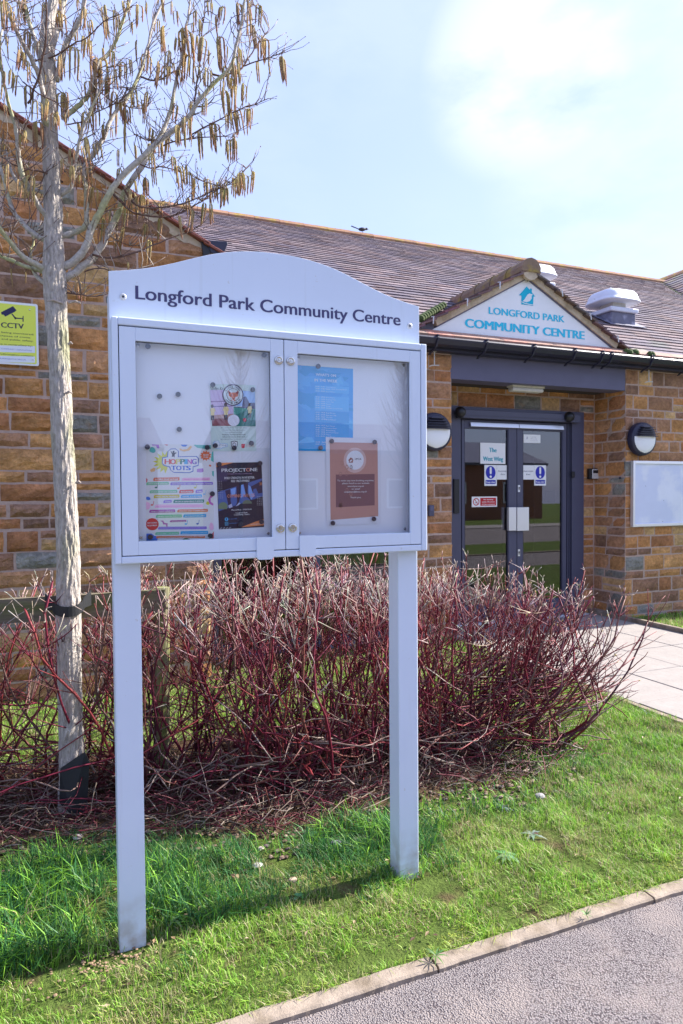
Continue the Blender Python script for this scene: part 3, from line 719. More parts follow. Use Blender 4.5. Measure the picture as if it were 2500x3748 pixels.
# ---------------- roof vents
def vent(px,py,sc=1.0):
    b0=oP(px,py,rp,rn); 
    vt=link('roof_vent',None,None,bld,b0)
    wX=.66*sc; dY=.5*sc
    x0,x1=b0.x-wX*.47,b0.x+wX*.47; y0,y1=b0.y-.05,b0.y+dY
    zb=b0.z
    fl=MB(); fl.prism([roofp(x0-.06,(y0-YE-.05)/math.cos(math.radians(30)),.03),roofp(x1+.14,(y0-YE-.05)/math.cos(math.radians(30)),.03),roofp(x1+.14,(y1-YE+.1)/math.cos(math.radians(30)),.03),roofp(x0-.06,(y1-YE+.1)/math.cos(math.radians(30)),.03)],tuple(rn*.008)); fl.build('flashing','lead',vt)
    MB().box((x0,y0,zb-.05),(x1,y1,zb+.24*sc)).build('upstand','lead',vt,bevel=.01)
    MB().box((x0-.03,y0-.03,zb+.24*sc),(x1+.03,y1+.03,zb+.33*sc)).build('kerb_frame','vent_plastic',vt,bevel=.015)
    MB().box((x0+.16*sc,y0+.12*sc,zb+.33*sc),(x1-.12*sc,y1-.08*sc,zb+.50*sc)).build('neck','cream',vt,bevel=.015)
    # cowl: rounded hood
    mb=MB(); cx_,cy_=(x0+x1)/2,(y0+y1)/2; ax,ay=.46*sc,.40*sc
    lay=[(1.0,.46),(1.0,.49),(.97,.50),(.93,.55),(.88,.62),(.78,.68),(.55,.70),(.2,.705)]
    n=32; vs=[];fs=[]
    for k,zz in lay:
        for i in range(n):
            t_=2*PI*i/n; cc=math.cos(t_); ss=math.sin(t_); e=.5
            vs.append((cx_+ax*k*math.copysign(abs(cc)**e,cc),cy_+ay*k*math.copysign(abs(ss)**e,ss),zb+zz*sc))
    for j in range(len(lay)-1):
        for i in range(n): fs.append((j*n+i,j*n+(i+1)%n,(j+1)*n+(i+1)%n,(j+1)*n+i))
    fs.append(tuple(range(n-1,-1,-1))); fs.append(tuple((len(lay)-1)*n+i for i in range(n)))
    mb.add(vs,fs); mb.build('cowl','vent_plastic',vt,smooth=True)
    mb=MB()
    for dx,dy in ((-.2,-.15),(.2,-.15),(0,.0)): mb.lathe((cx_+dx*sc,cy_+dy*sc,zb+.70*sc),(0,0,1),[(.02,-.01),(.02,.015),(.006,.025)],8)
    mb.build('cowl_bolt','galv',vt)
vent(2272,1192,.70)
vent(1972,1090,.70)
# ---------------- gutter, fascia, beam
def gut(x0,x1):
    mb=MB(); pr=[(YE+.045,3.035),(YE-.005,3.035),(YE-.105,3.03),(YE-.115,3.015),(YE-.108,2.998),(YE-.08,2.965),(YE-.03,2.955),(YE+.03,2.96)]
    vs=[(x,y,z) for x in (x0,x1) for y,z in pr]; n=len(pr)
    mb.add(vs,[(i,(i+1)%n,(i+1)%n+n,i+n) for i in range(n)]+[tuple(range(n-1,-1,-1)),tuple(range(n,2*n))]); return mb
gutter=gut(1.25,12).build('gutter','gutter',bld)
MB().box((1.25,YE+.05,2.93),(12,YF+.02,3.03)).build('fascia','gutter',bld)
for px_ in (1604.6,1784.8,1960,2109.8,2211,2244.7,2392,2530):
    p=oY(px_,1290 if px_>1700 else 1250,YE-.12)
    mb=MB(); w_=.009
    for (ya,za),(yb,zb_) in zip([(YE-.12,3.043),(YE-.13,3.015),(YE-.118,2.985),(YE-.08,2.93),(YE+.0,2.91),(YE+.05,2.88)],[(YE-.13,3.015),(YE-.118,2.985),(YE-.08,2.93),(YE+.0,2.90),(YE+.05,2.88),(YE+.06,2.88)]):
        mb.add([(p.x-w_,ya,za),(p.x+w_,ya,za),(p.x+w_,yb,zb_),(p.x-w_,yb,zb_),(p.x-w_,ya+.012,za+.01),(p.x+w_,ya+.012,za+.01),(p.x+w_,yb+.012,zb_+.01),(p.x-w_,yb+.012,zb_+.01)],[(0,1,2,3),(7,6,5,4),(0,3,7,4),(1,5,6,2)])
    mb.box((p.x-w_-.002,YE-.128,3.036),(p.x+w_+.002,YE-.06,3.046))
    mb.build('bracket','gutter',gutter)
for px_,py0,py1 in ((1590,1286,1338),(2375,1352,1398)):
    p0=oY(px_,py0,YF-.05); p1=oY(px_,py1,YF-.05)
    mb=MB().tube([p0,p1],.006,6).box((p0.x-.035,YF-.056,p0.z-.006),(p0.x+.02,YF-.044,p0.z+.006)).tube([p1+Vector((-.06,0,-.012)),p1+Vector((-.03,0,0)),p1+Vector((.05,-.01,.004))],.006,6)
    mb.build('gutter_hanger','galv',gutter)
# eaves course of tiles over the gutter (reddish edge)
x=1.2; mb=MB()
while x<12:
    c=(.42*rnd.uniform(.8,1.15),.24,.19); a=roofp(x+.002,-.035,.03); b_=roofp(x+.298,-.035,.03)
    mb.add([a,b_,b_+Vector((0,.12,.069)),a+Vector((0,.12,.069)),a-rn*.03,b_-rn*.03,b_+Vector((0,.12,.069))-rn*.03,a+Vector((0,.12,.069))-rn*.03],[(0,1,2,3),(0,4,5,1),(1,5,6,2),(3,7,4,0)],c); x+=.3
mb.build('eaves_tile','tile',roof,kind='stuff')
BZ=oY(1968,1408,YF).z
beam=MB().box((XPI-.02,YF+.004,BZ),(XC-.004,YF+.22,2.94)).build('beam','purple',bld,bevel=.004)
MB().box((XPI-.02,YF+.22,BZ+.02),(XC-.01,YR+.02,BZ+.05)).build('soffit','dark_in',bld)
MB().box((XPI-.1,YR-.02,BZ+.05),(XC+.1,YR+.3,3.0)).build('ceiling_wall','dark_in',bld)
# ---------------- door set
def dp(x,y,Y=YR-.04): p=oY(x,y,Y); return p
C5=lambda x,y:(1650+x/3.136,1480+y/3.136)
YD=YR-.03
zt=LZ-.004; xr=XD1-.004; xl=XPI+.03
hz=oY(1889,1541,YD).z
dl=oY(*C5(120,900),YD).x; dr=oY(*C5(1320,900),YD).x; mid=oY(1889.8,1800,YD).x
fm=MB(); fm.box((xl,YD-.03,0),(dl-.03,YD+.10,zt)); fm.box((dr+.07,YD-.03,0),(xr,YD+.10,zt))
fm.box((xl-.0,YD-.025,hz),(xr,YD+.09,zt-.002))
door_frame=fm.build('door_frame','frame_purple',bld,bevel=.003)
MB().box((oY(*C5(45,100),YD).x,YD-.10,hz),(oY(*C5(1425,200),YD).x,YD-.028,zt-.045)).build('operator_housing','frame_purple',door_frame,bevel=.004)
gz_=oY(*C5(800,140),YD-.10).z
MB().box((xl+.02,YD-.104,gz_-.012),(dr+.09,YD-.099,gz_-.010)).build('housing_groove','black',door_frame)
MB().box((dl-.03,YD+.03,0),(dl,YD+.05,hz-.004)).box((dr,YD+.03,0),(dr+.07,YD+.05,hz-.004)).build('jamb_channel','gutter',door_frame)
MB().box((dr+.018,YD-.01,0),(dr+.032,YD+.032,hz-.006)).box((dr+.05,YD-.01,0),(dr+.058,YD+.032,hz-.006)).box((dl-.02,YD-.01,0),(dl-.01,YD+.032,hz-.006)).build('jamb_seal','frame_purple',door_frame)
MB().box((xl,YD-.12,0.006),(xr,YD+.1,.03)).build('threshold','alu',door_frame,bevel=.004)
for px_,py_ in ((120,88),(1372,142)):
    p=oY(*C5(px_,py_),YD-.13)
    mb=MB(); mb.lathe((p.x,YD-.10,p.z),NF,[(.065,0),(.063,.02),(.05,.05),(.03,.066),(.004,.07)],16); mb.build('motion_sensor','black',door_frame,smooth=True)
gt=oY(*C5(400,285),YD).z; gb=.22
for side in (0,1):
    x0,x1=(dl,mid-.003) if side==0 else (mid+.003,dr)
    gx0,gx1=(oY(*C5(150,900),YD).x,oY(*C5(655,900),YD).x) if side==0 else (oY(*C5(820,900),YD).x,oY(*C5(1275,900),YD).x)
    mb=MB().box((x0,YD-.012,.035),(gx0,YD+.035,hz-.008)).box((gx1,YD-.012,.035),(x1,YD+.035,hz-.008)).box((gx0,YD-.012,gt),(gx1,YD+.035,hz-.008)).box((gx0,YD-.012,.035),(gx1,YD+.035,gb))
    door=mb.build('door','frame_purple',bld,bevel=.003,label='left leaf of the glazed double door' if side==0 else 'right leaf of the glazed double door')
    MB().box((gx0,YD+.008,gb),(gx1,YD+.014,gt)).build('glass','glass_door',door)
    bd=MB()
    for a,b2 in ((gx0,gx0+.012),(gx1-.012,gx1)): bd.box((a,YD-.004,gb+.001),(b2,YD+.006,gt-.001))
    bd.build('glazing_bead','gutter',door)
    # track arm cover at head
    c0=oY(*C5(235 if side==0 else 795,235),YD-.05).x; c1=oY(*C5(790 if side==0 else 1303,250),YD-.05).x
    za=oY(*C5(500,212),YD-.05).z-(.0); zb_=oY(*C5(500,262),YD-.05).z
    MB().prism([(c0,YD-.05,zb_),(c1,YD-.05,zb_),(c1,YD-.036,za),(c0,YD-.036,za)],(0,.02,0)).build('arm_cover','alu',door,bevel=.003)
    # pull handle plate
    h0=oY(*C5(666 if side==0 else 762,1183),YD-.05); h1=oY(*C5(752 if side==0 else 897,1448),YD-.05)
    MB().box((h0.x,YD-.052,h1.z),(h1.x,YD-.046,h0.z)).box((h0.x,YD-.046,h1.z),(h0.x+.006,YD-.012,h0.z)).build('handle','alu',door,bevel=.002)
    if side==0:
        h2=oY(*C5(582,1183),YD+.05)
        MB().box((h2.x,YD+.052,h1.z+.005),(h0.x+.01,YD+.058,h0.z)).build('inner_handle','galv',door)
    else:
        for py_ in (1788,2023):
            q=oY(1899,py_,YD-.012); MB().box((q.x-.014,YD-.017,q.z-.04),(q.x+.014,YD-.012,q.z+.04)).build('lock_plate','alu',door)
            MB().lathe((q.x,YD-.016,q.z+.008),NF,[(.009,0),(.009,.006),(.004,.007)],10).box((q.x-.003,YD-.022,q.z-.02),(q.x+.003,YD-.016,q.z)).build('keyhole','black',door)
q0=oY(*C5(15,858),YD-.04); q1=oY(*C5(95,1250),YD-.04)
MB().box((q0.x+.02,YD-.05,q1.z),(q1.x,YD-.03,q0.z)).build('hinge_guard','black',door_frame,bevel=.004)
q0=oY(*C5(1390,770),YD-.05); q1=oY(*C5(1425,842),YD-.05)
MB().box((q0.x,YD-.055,q1.z),(q1.x,YD-.03,q0.z)).build('door_sensor','black',door_frame,bevel=.008)
# interior behind the door and window
inn=MB(); inn.box((XPI-.6,YR+3.4,0),(XC+1.2,YR+3.5,3.0))
interior=inn.build('interior_wall','taupe_in',bld)
MB().box((1.0,YF+.35,-.02),(XC+1.2,YR+3.4,.0)).build('interior_floor','floor_in',bld)
MB().box((1.0,YF+.35,2.85),(XC+1.2,YR+3.4,2.9)).build('interior_ceiling','dark_in',bld)
MB().box((XC+1.1,YR+.3,0),(XC+1.2,YR+3.4,2.9)).box((XWI+.1,YR+.3,0),(XWI+.2,YR+3.4,2.9)).build('interior_wall','taupe_in',bld)
p=oY(*C5(1110,1060),YR+1.4)
MB().box((p.x-.25,YR+1.4,.0),(XC+1.1,YR+1.5,2.9)).build('interior_partition','taupe_in',bld)
MB().box((p.x-.06,YR+1.36,p.z-.08),(p.x+.10,YR+1.4,p.z+.09)).build('control_panel','black',bld)
p2=oY(*C5(940,1230),YR+1.35); MB().box((p2.x-.05,YR+1.33,p2.z-.07),(p2.x+.0,YR+1.35,p2.z+.07)).build('fire_call_point','verge',bld)
# window left of the pier
wsz=oY(800,2405,YF).z+.02
wf=MB(); XM0,XM1=2.149,2.221
wf.box((XW0,YF+.01,wsz),(XW0+.075,YF+.11,2.25)).box((XM0,YF+.0,wsz),(XM1,YF+.11,2.25)).box((XWI-.07,YF+.01,wsz),(XWI,YF+.11,2.25)).box((XW0+.075,YF+.01,2.18),(XM0,YF+.11,2.25)).box((XM1,YF+.01,2.18),(XWI-.07,YF+.11,2.25)).box((XW0+.075,YF+.01,wsz),(XM0,YF+.11,wsz+.07)).box((XM1,YF+.01,wsz),(XWI-.07,YF+.11,wsz+.07))
window=wf.build('window','frame_purple',bld,bevel=.003)
MB().box((XW0+.075,YF+.05,wsz+.07),(XM0,YF+.056,2.18)).build('pane','glass_window',window)
MB().box((XM1,YF+.05,wsz+.07),(XWI-.07,YF+.056,2.18)).build('pane','glass_window',window)
MB().box((XW0-.02,YF-.06,wsz-.03),(XWI+.0,YF+.02,wsz-.004)).build('sill','purple',window,bevel=.004)
MB().box((XM1+.02,YF+.25,.35),(2.85,YF+.27,2.3)).build('blind','lamp_white',window)
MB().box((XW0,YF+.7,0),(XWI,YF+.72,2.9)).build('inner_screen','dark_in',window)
# air bricks
for (xa,ya,xb,yb,Yw,nm) in ((2456,2239,2520,2262,YF,'air_brick'),(-30,2531,80,2573,YW,'air_brick')):
    a=oY(xa,ya,Yw); b_=oY(xb,yb,Yw)
    ab=MB().box((a.x,Yw-.034,b_.z),(b_.x,Yw-.0,a.z)).build(nm,'verge',front_wall if Yw==YF else gable_wall)
    mb=MB(); 
    for i in range(4):
        z=b_.z+(a.z-b_.z)*(i+.5)/4; mb.box((a.x+.008,Yw-.036,z-.004),(b_.x-.008,Yw-.0335,z+.004))
    mb.build('air_slot','black',front_wall if Yw==YF else gable_wall)

# ================================================================== THINGS ON THE BUILDING
# emergency light
p0=oY(1862,1417,YF+.16); p1=oY(1980,1441,YF+.16)
t_=thing('emergency_light',(p0.x,YF+.16,BZ-.05),'dusty cream bulkhead light fixed under the purple beam over the door','light')
MB().box((p0.x,YF+.09,BZ-.02),(p1.x,YF+.2,BZ+.018)).build('housing','cream',t_,bevel=.008)
MB().box((p0.x+.01,YF+.095,BZ-.065),(p1.x-.01,YF+.195,BZ-.02)).build('diffuser','cream',t_,bevel=.015)
# round wall lights
def wall_light(px,py,label):
    c=oY(px,py,YF-.06); c=Vector((c.x,YF-.015,c.z)); R_=.196
    t_=thing('wall_light',c,label,'wall light','round bulkhead lights either side of the entrance')
    MB().lathe(c,NF,[(R_*.9,0),(R_,.012),(R_,.05),(R_*.97,.075),(R_*.9,.088),(R_*.86,.09)],40).build('body','gutter',t_,smooth=False)
    # white lower half dome
    def half(z0,z1,r,dep,name,mt,col=(1,1,1),off=.088):
        mb=MB(); n=14; m_=10; vs=[];fs=[]
        for j in range(m_+1):
            z=z0+(z1-z0)*j/m_; hw=math.sqrt(max(r*r-z*z,0))
            for i in range(n+1):
                x=-hw+2*hw*i/n; q=max(0,1-(x*x+z*z)/(r*r)); vs.append(c+Vector((x,-off-dep*q**.6,z)))
        for j in range(m_):
            for i in range(n): a=j*(n+1)+i; fs.append((a,a+1,a+n+2,a+n+1))
        mb.add(vs,fs); return mb.build(name,mt,t_,smooth=True)
    half(-.165,.025,.166,.035,'diffuser','lamp_white')
    half(.027,.166,.168,.040,'hood','gutter')
    for k in range(5):
        z=.028+.026*k; hw=math.sqrt(.166**2-z*z)*.93
        MB().prism([c+Vector((-hw,-.098,z)),c+Vector((hw,-.098,z)),c+Vector((hw*.9,-.150,z-.006)),c+Vector((-hw*.9,-.150,z-.006))],(0,0,.007)).build('louvre','gutter',t_)
wall_light(2350,1607,'round dark wall light with louvred top on the wall right of the doors')
wall_light(1588,1581,'round dark wall light left of the doors, half hidden by the noticeboard')
# right hand wall notice board
a=oY(2319,1686,YF-.06); b_=oY(2321,1929,YF-.06)
t_=thing('wall_notice_board',(a.x,YF-.06,b_.z),'empty white notice board in an aluminium frame on the wall right of the entrance','notice board')
X1=a.x+1.02; Z0,Z1=b_.z,a.z
fm=MB().box((a.x,YF-.06,Z0),(a.x+.03,YF-.015,Z1)).box((X1-.03,YF-.06,Z0),(X1,YF-.015,Z1)).box((a.x+.03,YF-.06,Z0),(X1-.03,YF-.015,Z0+.035)).box((a.x+.03,YF-.06,Z1-.035),(X1-.03,YF-.015,Z1))
fm.build('frame','alu',t_,bevel=.003)
MB().box((a.x+.03,YF-.045,Z0+.035),(X1-.03,YF-.035,Z1-.035)).build('panel','panel_wall',t_)
mb=MB()
for px_,py_,r_ in ((2364,1779,.004),(2430,1832,.004),(2426,1909,.004)):
    q=oY(px_,py_,YF-.048); mb.lathe((q.x,YF-.0445,q.z),NF,[(r_,0),(r_*.8,.003),(.001,.004)],7)
mb.build('pin','black',t_,kind='stuff')
# key safe
a=oY(2161,1714,YR-.07); b_=oY(2194,1754,YR-.07)
t_=thing('key_safe',(a.x,YR-.06,b_.z),'small black key safe with grey cover on the stone between doors and corner','key safe')
MB().box((a.x,YR-.06,b_.z),(b_.x,YR-.008,a.z)).build('body','black',t_,bevel=.01)
MB().box((a.x+.035,YR-.068,b_.z+.006),(b_.x-.002,YR-.058,a.z-.01)).build('cover','galv',t_,bevel=.008)
MB().box((a.x+.045,YR-.072,a.z-.06),(b_.x-.012,YR-.066,a.z-.022)).build('window','black',t_,bevel=.004)
# round button on the return wall
p=oX(2270,1750,XC-.01)
MB().lathe(p,(-1,0,0),[(.014,0),(.014,.012),(.006,.018)],12).build('cap','magnet',ret)
a=oY(1571,1849,YF-.05); b_=oY(1590,1889,YF-.05)
t_=thing('entry_switch',(a.x,YF-.05,b_.z),'slim purple grey entry switch on the stone pier left of the doors','switch')
MB().box((a.x,YF-.05,b_.z),(b_.x,YF-.012,a.z)).build('casing','frame_purple',t_,bevel=.005)
MB().box((a.x+.012,YF-.053,(a.z+b_.z)/2),(b_.x-.012,YF-.048,(a.z+b_.z)/2+.05)).build('press_plate','purple',t_)
# stickers on the doors
WH=(.80,.80,.80)
def sticker(name,x0,y0,x1,y1,label,cat,draw,group=None):
    Yg=YD+.006; a=oY(*C5(x0,y0),Yg); b_=oY(*C5(x1,y1),Yg)
    W_=b_.x-a.x; H_=a.z-b_.z
    t_=thing(name,(a.x,Yg,b_.z),label,cat,group)
    MB().box((a.x,Yg-.002,b_.z),(b_.x,Yg,a.z),WH).build('sheet','print',t_)
    f_=lambda u,v,d: Vector((a.x+u*W_,Yg-.002-d,b_.z+v*H_))
    mb=MB(); draw(mb,f_,W_,H_)
    if mb.V: mb.build('print','print',t_)
CY=(0,.32,.42)
def d_ww(mb,f,W_,H_):
    text(mb,f,'The',.35,.64,.56,.22,CY,.0006,.05); text(mb,f,'West Wing',.11,.90,.14,.22,CY,.0006,.05)
sticker('door_sign',338,440,625,685,'pale paper reading The West Wing, torn along its top edge, on the left door glass','paper sign',d_ww)
BL=(.03,.035,.40)
def d_kc(mb,f,W_,H_):
    poly(mb,f,circ(.5,.64,.40,.31,28),BL,.0006)
    poly(mb,f,rrect(.42,.56,.58,.90,.07),WH,.0012); poly(mb,f,circ(.5,.44,.09,.055),WH,.0012)
    poly(mb,f,rrect(.09,.09,.91,.28,.02),BL,.0006); text(mb,f,'Keep clear',.14,.86,.14,.09,WH,.0012,.03)
sticker('door_sign',385,695,527,935,'blue and white Keep clear sign with exclamation mark on the left door','safety sign',d_kc)
sticker('door_sign',957,698,1092,932,'blue and white Keep clear sign with exclamation mark on the right door','safety sign',d_kc)
def d_ad(mb,f,W_,H_):
    text(mb,f,'Automatic',.08,.93,.53,.13,(.06,.06,.12),.0006,0); text(mb,f,'door',.30,.70,.31,.13,(.06,.06,.12),.0006,0)
sticker('door_sign',529,697,667,863,'white Automatic door notice next to the sign on the left door','notice',d_ad)
sticker('door_sign',822,698,955,863,'white Automatic door notice next to the sign on the right door','notice',d_ad)
RD=(.50,.02,.03)
def d_ns(mb,f,W_,H_):
    poly(mb,f,rrect(.33,.12,.96,.88,.02),RD,.0006)
    for i,s_ in enumerate(('No smoking','within 20 metres','of this entrance')): text(mb,f,s_,.46 if i==0 else .39,.84 if i==0 else .90,.66-.23*i,.13,WH,.0012,.02)
    ring(mb,f,.17,.5,.095,.125,RD,.0006,24,ys=W_/H_)
    poly(mb,f,[(.09,.75),(.11,.79),(.25,.25),(.23,.21)],RD,.0012); poly(mb,f,[(.11,.40),(.22,.52),(.23,.47),(.12,.36)],(.2,.2,.2),.0006)
sticker('door_sign',240,1060,530,1175,'red and white No smoking within 20 metres sign low on the left door','safety sign',d_ns)
def d_gd(mb,f,W_,H_):
    for i,s_ in enumerate(('Guide Dogs','Hearing Dogs','Assistance Dogs')): text(mb,f,s_,.40,.0,.70-.22*i,.07,(.25,.25,.3),.0006,0,align='l') if False else text(mb,f,s_,.40,.72+.06*i,.68-.22*i,.09,(.25,.25,.32),.0006,0)
    poly(mb,f,[(.15,.5),(.2,.8),(.26,.65),(.24,.45),(.18,.4)],(.5,.5,.55),.0006)
sticker('door_sign',835,345,1028,445,'small white assistance dogs welcome notice at the top of the right door','notice',d_gd)
# CCTV sign on the gable wall
a=oY(138,1114,YW-.035); b_=oY(140,1340,YW-.035); W_=.40; x0=a.x-W_; z0=b_.z; H_=a.z-b_.z
t_=thing('cctv_sign',(x0+W_/2,YW-.03,z0),'yellow CCTV sign with a camera symbol on the gable wall behind the tree','sign')
fS=lambda u,v,d: Vector((x0+u*W_,YW-.0365-d,z0+v*H_))
MB().prism([Vector((x0+u*W_,YW-.036,z0+v*H_)) for u,v in rrect(0,0,1,1,.03)],(0,.008,0)).build('plate','sign_white',t_)
mb=MB(); YL=srgb(222,232,95); DK=(.03,.03,.09)
poly(mb,fS,rrect(.035,.03,.965,.965,.02),YL,.0006)
C1=lambda x,y: tuple(((oY(x/3.136,1050+y/3.136,YW-.036).x-x0)/W_,(oY(x/3.136,1050+y/3.136,YW-.036).z-z0)/H_))
poly(mb,fS,[C1(*p) for p in ((12,292),(150,222),(190,270),(168,288),(60,342),(45,322),(18,318))][::-1],DK,.0012)
poly(mb,fS,[C1(*p) for p in ((130,312),(142,306),(182,355),(170,364))][::-1],DK,.0012)
poly(mb,fS,circ(*C1(176,360),.015,.02,12),DK,.0012)
poly(mb,fS,[C1(*p) for p in ((176,352),(262,360),(262,371),(176,366))][::-1],DK,.0012)
poly(mb,fS,[C1(*p) for p in ((260,334),(271,335),(271,402),(259,400))][::-1],DK,.0012)
def row(s_,xr_,yb_,cap_,bold=0,col=DK,xl_=None,left=.05):
    u1,v=C1(xr_,yb_); u0=C1(xl_,yb_)[0] if xl_ is not None else left
    text(mb,fS,s_,u0,u1,v,cap_,col,.0018,bold)
row('CCTV',272,484,.085,.03,xl_=15)
row('Images are being monitored',382,556,.026); row('for the purpose of crime',348,592,.026,left=.09); row('prevention and public safety.',386,632,.026)
row('This scheme is controlled by:',374,688,.024,left=.07)
for ya,yb_ in ((682,758),(800,872)):
    poly(mb,fS,[(.06,C1(0,yb_)[1]),(C1(402,yb_)[0],C1(402,yb_)[1]),(C1(402,ya)[0],C1(402,ya)[1]+.0),(.06,C1(0,ya)[1])],(.75,.78,.85),.0012)
row('LONGFORD PARK COMMUNITY ASSOCIATION',364,740,.022,left=.07,col=(.25,.27,.55)); row('For further information contact:',384,804-2,.024,left=.07); row('ENQUIRIES@LPCA.ORG.UK',300,846,.022,col=(.25,.27,.55),left=.30)
mb.build('print','print',t_)
mb=MB()
for px_,py_ in ((340,264),(378,836)):
    q=oY(px_/3.136,1050+py_/3.136,YW-.037); mb.lathe((q.x,YW-.037,q.z),NF,[(.005,0),(.005,.003),(.001,.005)],8)
mb.build('screw','steel',t_,kind='stuff')

# ================================================================== NOTICEBOARD
NBX0=oY(414.4,2067,YP).x; 
nb=thing('noticeboard',(.69,YP,0),'pale grey double door community noticeboard on two square posts with arched header','noticeboard')
PW=.0845
PXL=NBX0; PXR=oY(1460,2600,YP).x
zpt=2.155
for x0_,zg in ((PXL,-.06),(PXR,-.06)):
    MB().box((x0_,YP,zg),(x0_+PW,YP+.085,zpt)).build('post','board_paint',nb,bevel=.004,seg=3)
# header panel
hp=[(397,992),(493.5,985.4),(549,978.7),(600,970),(657,955.5),(715,941),(772,929),(829.6,922),(910,920),(967,923),(1025,929),(1088,938),(1128,948.6),(1185.5,968),(1231.5,985.4),(1289,1017),(1346,1048.5),(1403.7,1077),(1461,1100),(1500,1112.8),(1533.8,1122)]
YH=YP-.0035
pts=[oY(x,y,YH) for x,y in hp]
# symmetric ogee from the measured outline
xa,xb=pts[0].x,pts[-1].x; cxh=(xa+xb)/2; hw=(xb-xa)/2
ed_=[(p.x,p.z) for p in pts]
def hz_(x):
    for (a0,b0),(a1,b1) in zip(ed_[:-1],ed_[1:]):
        if a0<=x<=a1: return b0+(b1-b0)*(x-a0)/(a1-a0)
    return ed_[0][1] if x<ed_[0][0] else ed_[-1][1]
N_=44; top=[]
for i in range(N_+1):
    x=xa+(xb-xa)*i/N_; z=.5*(hz_(x)+hz_(2*cxh-x)); top.append([x,z])
for _ in range(3): top=[top[0]]+[[top[i][0],(top[i-1][1]+2*top[i][1]+top[i+1][1])/4] for i in range(1,N_)]+[top[-1]]
BT=oY(1000,1208.6,YB).z
poly_=[Vector((xb,YH,BT-.01)),Vector((xa,YH,BT-.01))]
poly_=[Vector((xa,YH,BT-.03)),Vector((xb,YH,BT-.03))]+[Vector((x,YH,z)) for x,z in reversed(top)]
header=MB().prism(poly_,(0,.0033,0)).build('header_panel','board_paint',nb,bevel=.0012,seg=2)
mb=MB(); frh=lambda x,y,d: Vector((x,YH-d,y))
a=oY(497,1093,YH); at_=oY(496,1041,YH); b_=oY(1464.5,1191,YH)
text(mb,frh,'Longford Park Community Centre',a.x,b_.x,(a.z+oY(1440,1190,YH).z)/2,at_.z-a.z,(.045,.04,.13),.0008,bold=.022,res=6)
mb.build('lettering','letter_dark',header)
for px_,py_ in ((450.3,1086.5),(1499,1193.5)):
    q=oY(px_,py_,YH); 
    MB().lathe((q.x,YH,q.z),NF,[(.0105,-.001),(.0105,.002),(.0085,.0035),(.004,.0036),(.0038,.001)],24).build('bolt','galv',header,smooth=False)
    MB().lathe((q.x,YH,q.z),NF,[(.0032,.0),(.0032,.0042)],6).build('bolt_socket','black',header)
# case
def B2(x,y): return (300+x/1.2062,900+y/1.2062)
c_tl=oY(406.8,1155.7,YB); c_br=oY(1564.6,2013.6,YB)
CX0=c_tl.x; CX1=c_br.x; CZ1=(c_tl.z+oY(1561.7,1259,YB).z)/2; CZ0=(c_br.z+oY(422.3,2068,YB).z)/2
CX0=(CX0+oY(422,2060,YB).x)/2
FR=.030  # visible face of case rim
ox0=oY(*B2(167,860),YB).x; ox1=oY(*B2(1499,900),YB).x; oz1=oY(*B2(167,347),YB).z; oz0=oY(*B2(185,1373),YB).z
cs=MB().box((CX0,YB,CZ0),(ox0,YP-.004,CZ1)).box((ox1,YB,CZ0),(CX1,YP-.004,CZ1)).box((ox0,YB,oz1),(ox1,YP-.004,CZ1)).box((ox0,YB,CZ0),(ox1,YP-.004,oz0))
case=cs.build('case','board_paint',nb,bevel=.004,seg=3)
MB().box((ox0+.001,YP-.009,oz0+.001),(ox1-.001,YP-.006,oz1-.001)).build('back_panel','panel_white',nb)
YPan=YP-.009
dm=oY(*B2(896,870),YB).x
GZT=oY(*B2(500,441),YB+.003).z; 
doors=[]
